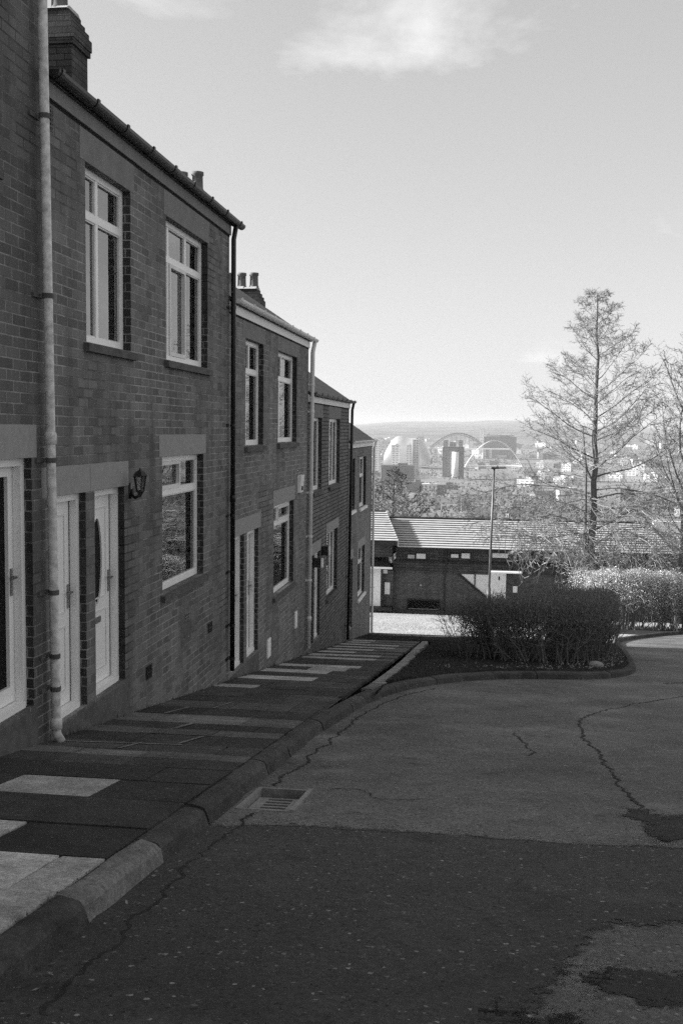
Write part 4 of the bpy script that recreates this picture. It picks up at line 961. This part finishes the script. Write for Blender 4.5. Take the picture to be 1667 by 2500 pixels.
st.build('stems',M['stem'],hl); lv.build('foliage',M['leafl'],hl)
m=MB()
for x,y,r in ((5.75,44.6,.10),(5.95,44.75,.09),(6.2,44.7,.08),(7.4,45.0,.09),(8.6,45.2,.1),(9.6,45.4,.09)): m.tube([(x,y,zp(y)-.1),(x+.05,y,zp(y)+1.1)],[r,r*.8],8)
m.build('trunk',M['bark'],hl)

# grass, leaf litter and a stone on the verge
R=random.Random(15); gr=MB(); gl=MB(); ll=MB()
def blade(mb,x,y,h,z):
    a=R.uniform(0,6.28); w=.004+h*.05; dx,dy=math.cos(a)*w,math.sin(a)*w; lx,ly=R.gauss(0,h*.35),R.gauss(0,h*.35); v=len(mb.v)
    mb.v+= [(x-dx,y-dy,z),(x+dx,y+dy,z),(x+lx,y+ly,z+h)]; mb.face((v,v+1,v+2))
for k in range(60000):
    Y=R.uniform(13.8,33.0); a,b=leftx(Y)+.03,min(xat(Y)-.03,1.2 if Y>19 else 9); 
    if b<a: continue
    X=R.uniform(a,b); blade(gr,X,Y,R.uniform(.03,.075),zp(Y)-.01)
for k in range(70000):
    Y=33+R.random()**.8*20; X=R.uniform(-6.5,9.5); 
    if X>xat(Y)-.1 or (X>3.1 and Y<47.5): continue
    blade(gl,X,Y,R.uniform(.03,.09),zp(Y)-.01)
wd_=MB()
for k in range(1500):
    Y=R.choice((R.uniform(8.3,33),R.uniform(13,33))); blade(wd_,WX+abs(R.gauss(.01,.02)),Y,R.uniform(.01,.05)*(1+(R.random()<.1)),zp(Y)-.01)
for k in range(1400):
    i=R.randrange(len(K)-1); p=K[i].lerp(K[i+1],R.random())-nrm(i)*R.gauss(.15,.008)
    if 3<p.y<16: blade(wd_,p.x,p.y,R.uniform(.005,.016),zp(p.y)-.008)
struct(wd_.build('weeds',M['grassm']),'stuff')
struct(gr.build('grass',M['grassm']),'stuff'); struct(gl.build('grass',M['grassl']),'stuff')
for k in range(900):
    Y=R.uniform(18.6,26); b=xat(Y)-.1; X=b-abs(R.gauss(0,.9)); 
    if X<-.9: continue
    leaf(ll,Vector((X,Y,zp(Y)+.05+R.uniform(0,.03))),R.uniform(.03,.07),R,0,1.5)
for k in range(260):
    i=R.randrange(len(K)); p=K[i]+nrm(i)*abs(R.gauss(.06,.06))
    if 1<p.y<20: leaf(ll,Vector((p.x,p.y,zr(p.y)+.012)),R.uniform(.012,.03),R,0,2.5)
for k in range(60):
    leaf(ll,Vector((R.uniform(-1.4,3),R.uniform(4,16),0)),R.uniform(.012,.03),R,0,2.5)
    for j in (-1,-2,-3,-4): x,y,z=ll.v[j]; ll.v[j]=(x,y,zr(y)+.010+z*.3)
struct(ll.build('leaf_litter',M['leaf']),'stuff')
st_=MB(); st_.lathe((0,0,0),[(.07,0),(.13,.03),(.14,.08),(.09,.13),(.03,.15)],9); st_.v=[(x*R.uniform(.85,1.1)*1.2+2.22,y*R.uniform(.85,1.1)*.8+20.9,z+zp(20.9)-.02) for x,y,z in st_.v]
tag(recentre(st_.build('stone',M['stone'],None,True)),'pale rounded stone lying under the dark hedge','stone')

# ------------------------------------------------------------------ the far town
def facade(name,wall,win,w=3.6,h=3.4):
    t=NT(name); u,v,sp=wall_uv(t); c=t.new('CombineXYZ'); t.l(u,c.inputs[0]); t.l(v,c.inputs[1])
    q=t.new('TexBrick'); q.offset=0; q.inputs['Scale'].default_value=1; q.inputs['Color1'].default_value=(win,)*3+(1,); q.inputs['Color2'].default_value=(win*1.5,)*3+(1,); q.inputs['Mortar'].default_value=(wall,)*3+(1,)
    q.inputs['Mortar Size'].default_value=.85; q.inputs['Mortar Smooth'].default_value=0; q.inputs['Brick Width'].default_value=w; q.inputs['Row Height'].default_value=h; t.l(c.outputs[0],q.inputs['Vector']); t.col(q.outputs[0]); return t.mat
FC=[facade('town_wall_pale',.50,.10),facade('town_wall_mid',.24,.06),facade('town_wall_dark',.10,.05),facade('town_wall_white',.75,.22,5,3.2)]
FR=[plain('town_roof_dark',.09,.14,.1),plain('town_roof_grey',.22,.3,.1),plain('town_roof_pale',.55,.7,.1)]
kinds=[('pale_block','pale flat roofed town block down in the valley','pale flat roofed blocks in the valley town',0,2),('brick_block','dark flat roofed town block down in the valley','dark flat roofed blocks in the valley town',2,0),('town_house_row','row of gabled houses down in the valley','gabled rows in the valley town',1,0),('white_block','white walled town block down in the valley','white blocks in the valley town',3,1)]
R=random.Random(101)
def townblock(k,X,Y,sx,sy,h,rz,label=None,name=None):
    nm,lab,grp,fw,fr=kinds[k]; z=terrain_z(X,Y)-2; m=MB(); m.rbox((X,Y,z),sx,sy,h+2,rz,0)
    if k==2:
        ca,sa=math.cos(rz),math.sin(rz); P=[]
        for (a,b,c) in ((-1,-1,0),(1,-1,0),(1,1,0),(-1,1,0),(-1,0,1),(1,0,1)):
            x,y=a*sx*.51,b*sy*.53; P.append((X+x*ca-y*sa,Y+x*sa+y*ca,z+h+2+.05+c*sy*.35))
        b=len(m.v); m.v+=P
        for f in ((0,1,5,4),(2,3,4,5),(3,0,4),(1,2,5)): m.face([b+i for i in f],1)
    else:
        m.rbox((X,Y,z+h+2),sx*1.01,sy*1.01,.5,rz,1); m.rbox((X+sx*.15,Y,z+h+2.5),sx*.3,sy*.3,2.2,rz,0)
    o=m.build(name or nm,[FC[fw],FR[fr]]); tag(o,label or lab,'building',None if label else grp); return recentre(o)
for k in range(285):
    Y=R.choice((R.uniform(520,1000),R.uniform(900,3600),R.uniform(1100,2600),R.uniform(1600,3600))); a=R.uniform(-.14,.30)
    if -.10<a<.0 and 1000<Y<2100 and R.random()<.75: continue
    X=Y*a; kk=R.choice((0,1,2,2,3,3)) if Y>900 else 2
    s=.6+Y/4200; townblock(kk,X,Y,R.uniform(10,26)*s,R.uniform(8,13)*s,(R.uniform(4,6) if kk==2 else R.uniform(5,12))*s,R.uniform(-.5,.5))
fw_=MB(); R=random.Random(33)
for k in range(520):
    Y=R.choice((R.uniform(260,900),R.uniform(700,3200))); X=Y*R.uniform(-.15,.30); z=terrain_z(X,Y); s_=1+Y/900
    for q in range(R.randrange(25,70)):
        p=Vector((X+R.gauss(0,5)*s_,Y+R.gauss(0,4)*s_,z+abs(R.gauss(2.2,1.8))*min(s_,2.2))); leaf(fw_,p,R.uniform(.8,1.7)*s_,R)
struct(fw_.build('far_woods',plain('far_tree_mass',.035,.11,.2,1),None),'stuff')
# individual landmarks of the view
townblock(2,6.0,300,19,8,5.4,.03,'long terrace with pale windows just behind the street lamp','town_house_row')
townblock(1,-38,1000,22,14,9,0,'dark block in front of the gallery tower','brick_block'); townblock(0,-53,985,14,12,10,0,'pale windowed block between two dark blocks','pale_block'); townblock(1,-68,1010,16,12,10,0,'dark block right of the glass towers','brick_block')
townblock(1,-97,1150,36,20,22,.06,'long dark roofed hall left of the towers','brick_block')
townblock(3,-130,1500,12,12,38,0,'white tower block at the left of the town','white_block'); townblock(0,-101,1500,9,9,46,0,'tall narrow slab tower beside the glass shell','tower'); townblock(3,-110,1490,6,8,38,0,'slim white tower against the slab tower','tower')
townblock(3,-158,1500,10,12,46,0,'tower block at the extreme left by the last house','tower')
townblock(1,26,2200,66,30,47,.0,'broad dark hall on the far bank','brick_block'); townblock(0,30,2230,50,20,51,.0,'pale roofed hall above the broad dark hall','pale_block')
townblock(3,-11,2260,10,10,62,0,'twin towers on the far bank skyline, left one','tower'); townblock(0,2,2260,8,8,52,0,'twin towers on the far bank skyline, right one','tower')
townblock(0,-113,1800,10,9,52,0,'dark block rising over the glass shell','brick_block')
# river
m=MB(); m.poly([(-700,1180,-60.5),(-300,1240,-60.5),(0,1330,-60.5),(400,1300,-60.5),(900,1350,-60.5),(900,1480,-60.5),(400,1450,-60.5),(0,1500,-60.5),(-300,1400,-60.5),(-700,1320,-60.5)]); struct(m.build('water',plain('river_water',.05,.07,.02,.15,spec=.5)))
# brick gallery tower with a white silo
gt=thing('gallery_tower','big brick riverside tower with corner turrets','tower',(-46,1350,-62))
m=MB(); m.box(-56.7,1350,-62,-29.6,1370,-20.9); m.build('wall',FC[2],gt); m=MB()
for x in (-55.5,-36.5): m.box(x,1349,-20.9,x+5.5,1356,-12.2)
m.box(-48,1350,-20.9,-40,1362,-15); m.build('turret',FC[1],gt)
m=MB(); m.lathe((-40.2,1345,-60),[(4.4,0),(4.4,32.6)],16); tag(recentre(m.build('white_silo',M['white'],None,True)),'white cylinder standing against the brick gallery tower','silo')
# glass shell hall
m=MB(); n=24; q=14
for i in range(n+1):
    u=i/n
    for j in range(q+1):
        t=j/q*math.pi; x=-166+76*u; prof_=(math.sin(math.pi*min(1,max(0,u*.92+.06)))**.55)*(1+.10*math.sin(u*9)); m.v.append((x,1720-34*math.cos(t),-56+48*prof_*math.sin(t)))
for i in range(n):
    for j in range(q): a=i*(q+1)+j; m.face((a,a+q+1,a+q+2,a+1))
tag(recentre(m.build('glass_shell_hall',plain('shell_glass',.34,.5,.05,.2,spec=.8),None,True)),'rounded glass shell hall on the riverside','concert hall')
# bridges
def arcpts(x0,x1,y0,y1,zb,ht,n=28,lean=0): return [Vector((lerp(x0,x1,i/n),lerp(y0,y1,i/n)-lean*math.sin(math.pi*i/n),zb+ht*abs(math.sin(math.pi*i/n))**.85)) for i in range(n+1)]
wb=thing('white_arch_bridge','slender white tilted arch bridge over the river','bridge',(8,1400,-48))
A=arcpts(-29,48,1400,1440,-48.5,35.5,32,10); m=MB(); m.tube(A,[.8]*len(A),6); m.build('arch',M['white'],wb)
Dk=[Vector((lerp(-29,48,i/20),lerp(1400,1440,i/20)+22*math.sin(math.pi*i/20),-47.6)) for i in range(21)]; m=MB(); m.tube(Dk,[.9]*21,6); m.build('deck',M['white'],wb)
m=MB()
for i in range(3,30,2): m.tube([A[i],Dk[min(20,int(i/32*20))]],.10,3,False)
m.build('cable',M['white'],wb)
gb=thing('steel_arch_bridge','dark latticed steel arch bridge behind the gallery tower','bridge',(-50,2000,-60))
M['steel']=plain('bridge_steel',.10,.14,.1)
A=arcpts(-108,-2,2000,2030,-34,29,26); B=[p+Vector((0,0,-5.5+2.2*math.sin(math.pi*i/26))) for i,p in enumerate(A)]
m=MB(); m.tube(A,.8,4); m.tube(B,.6,4)
for i in range(26): m.tube([A[i],B[i+1]],.4,3,False); m.tube([B[i],A[i]],.4,3,False)
A2=[p+Vector((0,18,0)) for p in A]; m.tube(A2,1.0,4); m.build('arch',M['steel'],gb)
m=MB(); m.box(-125,2004,-35.2,45,2022,-33.2); m.build('deck',M['white'],gb)
m=MB()
for i in range(2,25,2):
    if A[i].z>-33: m.tube([A[i],(A[i].x,A[i].y,-33.3)],.3,3,False)
m.build('hanger',M['steel'],gb)
m=MB()
for x in (-112,-100,-8,4): m.box(x,2000,-62,x+5,2024,-35.2)
m.build('pier',FC[0],gb)

# ------------------------------------------------------------------ air, light, sky, camera
hz=MB(); hz.box(-4400,-75,-64,4400,9400,100)
hm=bpy.data.materials.new('haze_air'); hm.use_nodes=True; nt=hm.node_tree; nt.nodes.remove(nt.nodes['Principled BSDF'])
pv_=nt.nodes.new('ShaderNodeVolumePrincipled'); pv_.inputs['Color'].default_value=(.78,.78,.78,1); pv_.inputs['Density'].default_value=1.35e-4; pv_.inputs['Anisotropy'].default_value=.2
nt.links.new(pv_.outputs[0],nt.nodes['Material Output'].inputs['Volume'])
ho=hz.build('haze',hm); struct(ho,'stuff')

AL,EL=rad(-2),rad(22)                       # sun over the rooftops at the left, a little ahead
sd=Vector((-math.cos(EL)*math.cos(AL),math.cos(EL)*math.sin(AL),math.sin(EL)))
sun=bpy.data.lights.new('sun','SUN'); sun.energy=5.0; sun.angle=rad(.5); so=bpy.data.objects.new('sun',sun); COL.objects.link(so)
so.rotation_euler=(-sd).to_track_quat('-Z','Y').to_euler()
wd=bpy.data.worlds.new('World'); scene.world=wd; wd.use_nodes=True; nt=wd.node_tree; N_=nt.nodes; Lk=nt.links
bg=N_['Background']; sky=N_.new('ShaderNodeTexSky'); sky.sky_type='NISHITA'; sky.sun_disc=False; sky.sun_elevation=EL
sky.sun_rotation=math.atan2(sd.x,sd.y); sky.air_density=1.0; sky.dust_density=1.0; sky.ozone_density=1.0
bw=N_.new('ShaderNodeRGBToBW'); Lk.new(sky.outputs[0],bw.inputs[0])
tc=N_.new('ShaderNodeTexCoord'); mp=N_.new('ShaderNodeMapping'); mp.inputs['Scale'].default_value=(1,1,2.2); mp.inputs['Location'].default_value=(3.16,1,-.03); Lk.new(tc.outputs['Generated'],mp.inputs[0])
ns=N_.new('ShaderNodeTexNoise'); ns.inputs['Scale'].default_value=3.1; ns.inputs['Detail'].default_value=6; ns.inputs['Roughness'].default_value=.62; ns.inputs['Distortion'].default_value=.4; Lk.new(mp.outputs[0],ns.inputs['Vector'])
rp=N_.new('ShaderNodeValToRGB'); rp.color_ramp.elements[0].position=.56; rp.color_ramp.elements[0].color=(0,0,0,1); rp.color_ramp.elements[1].position=.82; rp.color_ramp.elements[1].color=(1,1,1,1); Lk.new(ns.outputs['Fac'],rp.inputs[0])
pw=N_.new('ShaderNodeMath'); pw.operation='POWER'; Lk.new(bw.outputs[0],pw.inputs[0]); pw.inputs[1].default_value=.5
mu=N_.new('ShaderNodeMath'); mu.operation='MULTIPLY'; Lk.new(pw.outputs[0],mu.inputs[0]); mu.inputs[1].default_value=1.25
ad=N_.new('ShaderNodeMath'); ad.operation='MULTIPLY_ADD'; Lk.new(rp.outputs[0],ad.inputs[0]); ad.inputs[1].default_value=1.5; Lk.new(mu.outputs[0],ad.inputs[2])
Lk.new(ad.outputs[0],bg.inputs[0]); bg.inputs[1].default_value=.12

F=2550.; th=math.atan(353/F); pt_=math.atan(202/F); ro=.011
f_=Vector((-math.sin(th)*math.cos(pt_),math.cos(th)*math.cos(pt_),-math.sin(pt_))); r_=Vector((math.cos(th),math.sin(th),0)); u_=r_.cross(f_)
R2=r_*math.cos(ro)+u_*math.sin(ro); U2=u_*math.cos(ro)-r_*math.sin(ro)
cam=bpy.data.cameras.new('camera'); co=bpy.data.objects.new('camera',cam); COL.objects.link(co)
co.matrix_world=Matrix(((R2.x,U2.x,-f_.x,0),(R2.y,U2.y,-f_.y,0),(R2.z,U2.z,-f_.z,0),(0,0,0,1)))
cam.sensor_fit='VERTICAL'; cam.sensor_height=36; cam.lens=F/2500*36; cam.clip_start=.05; cam.clip_end=20000
scene.camera=co
scene.view_settings.view_transform='Standard'; scene.view_settings.look='None'; scene.view_settings.exposure=1.36; scene.view_settings.gamma=1
scene.cycles.max_bounces=7; scene.cycles.diffuse_bounces=3; scene.cycles.glossy_bounces=3; scene.cycles.transparent_max_bounces=12; scene.cycles.volume_bounces=1
scene.cycles.use_denoising=False
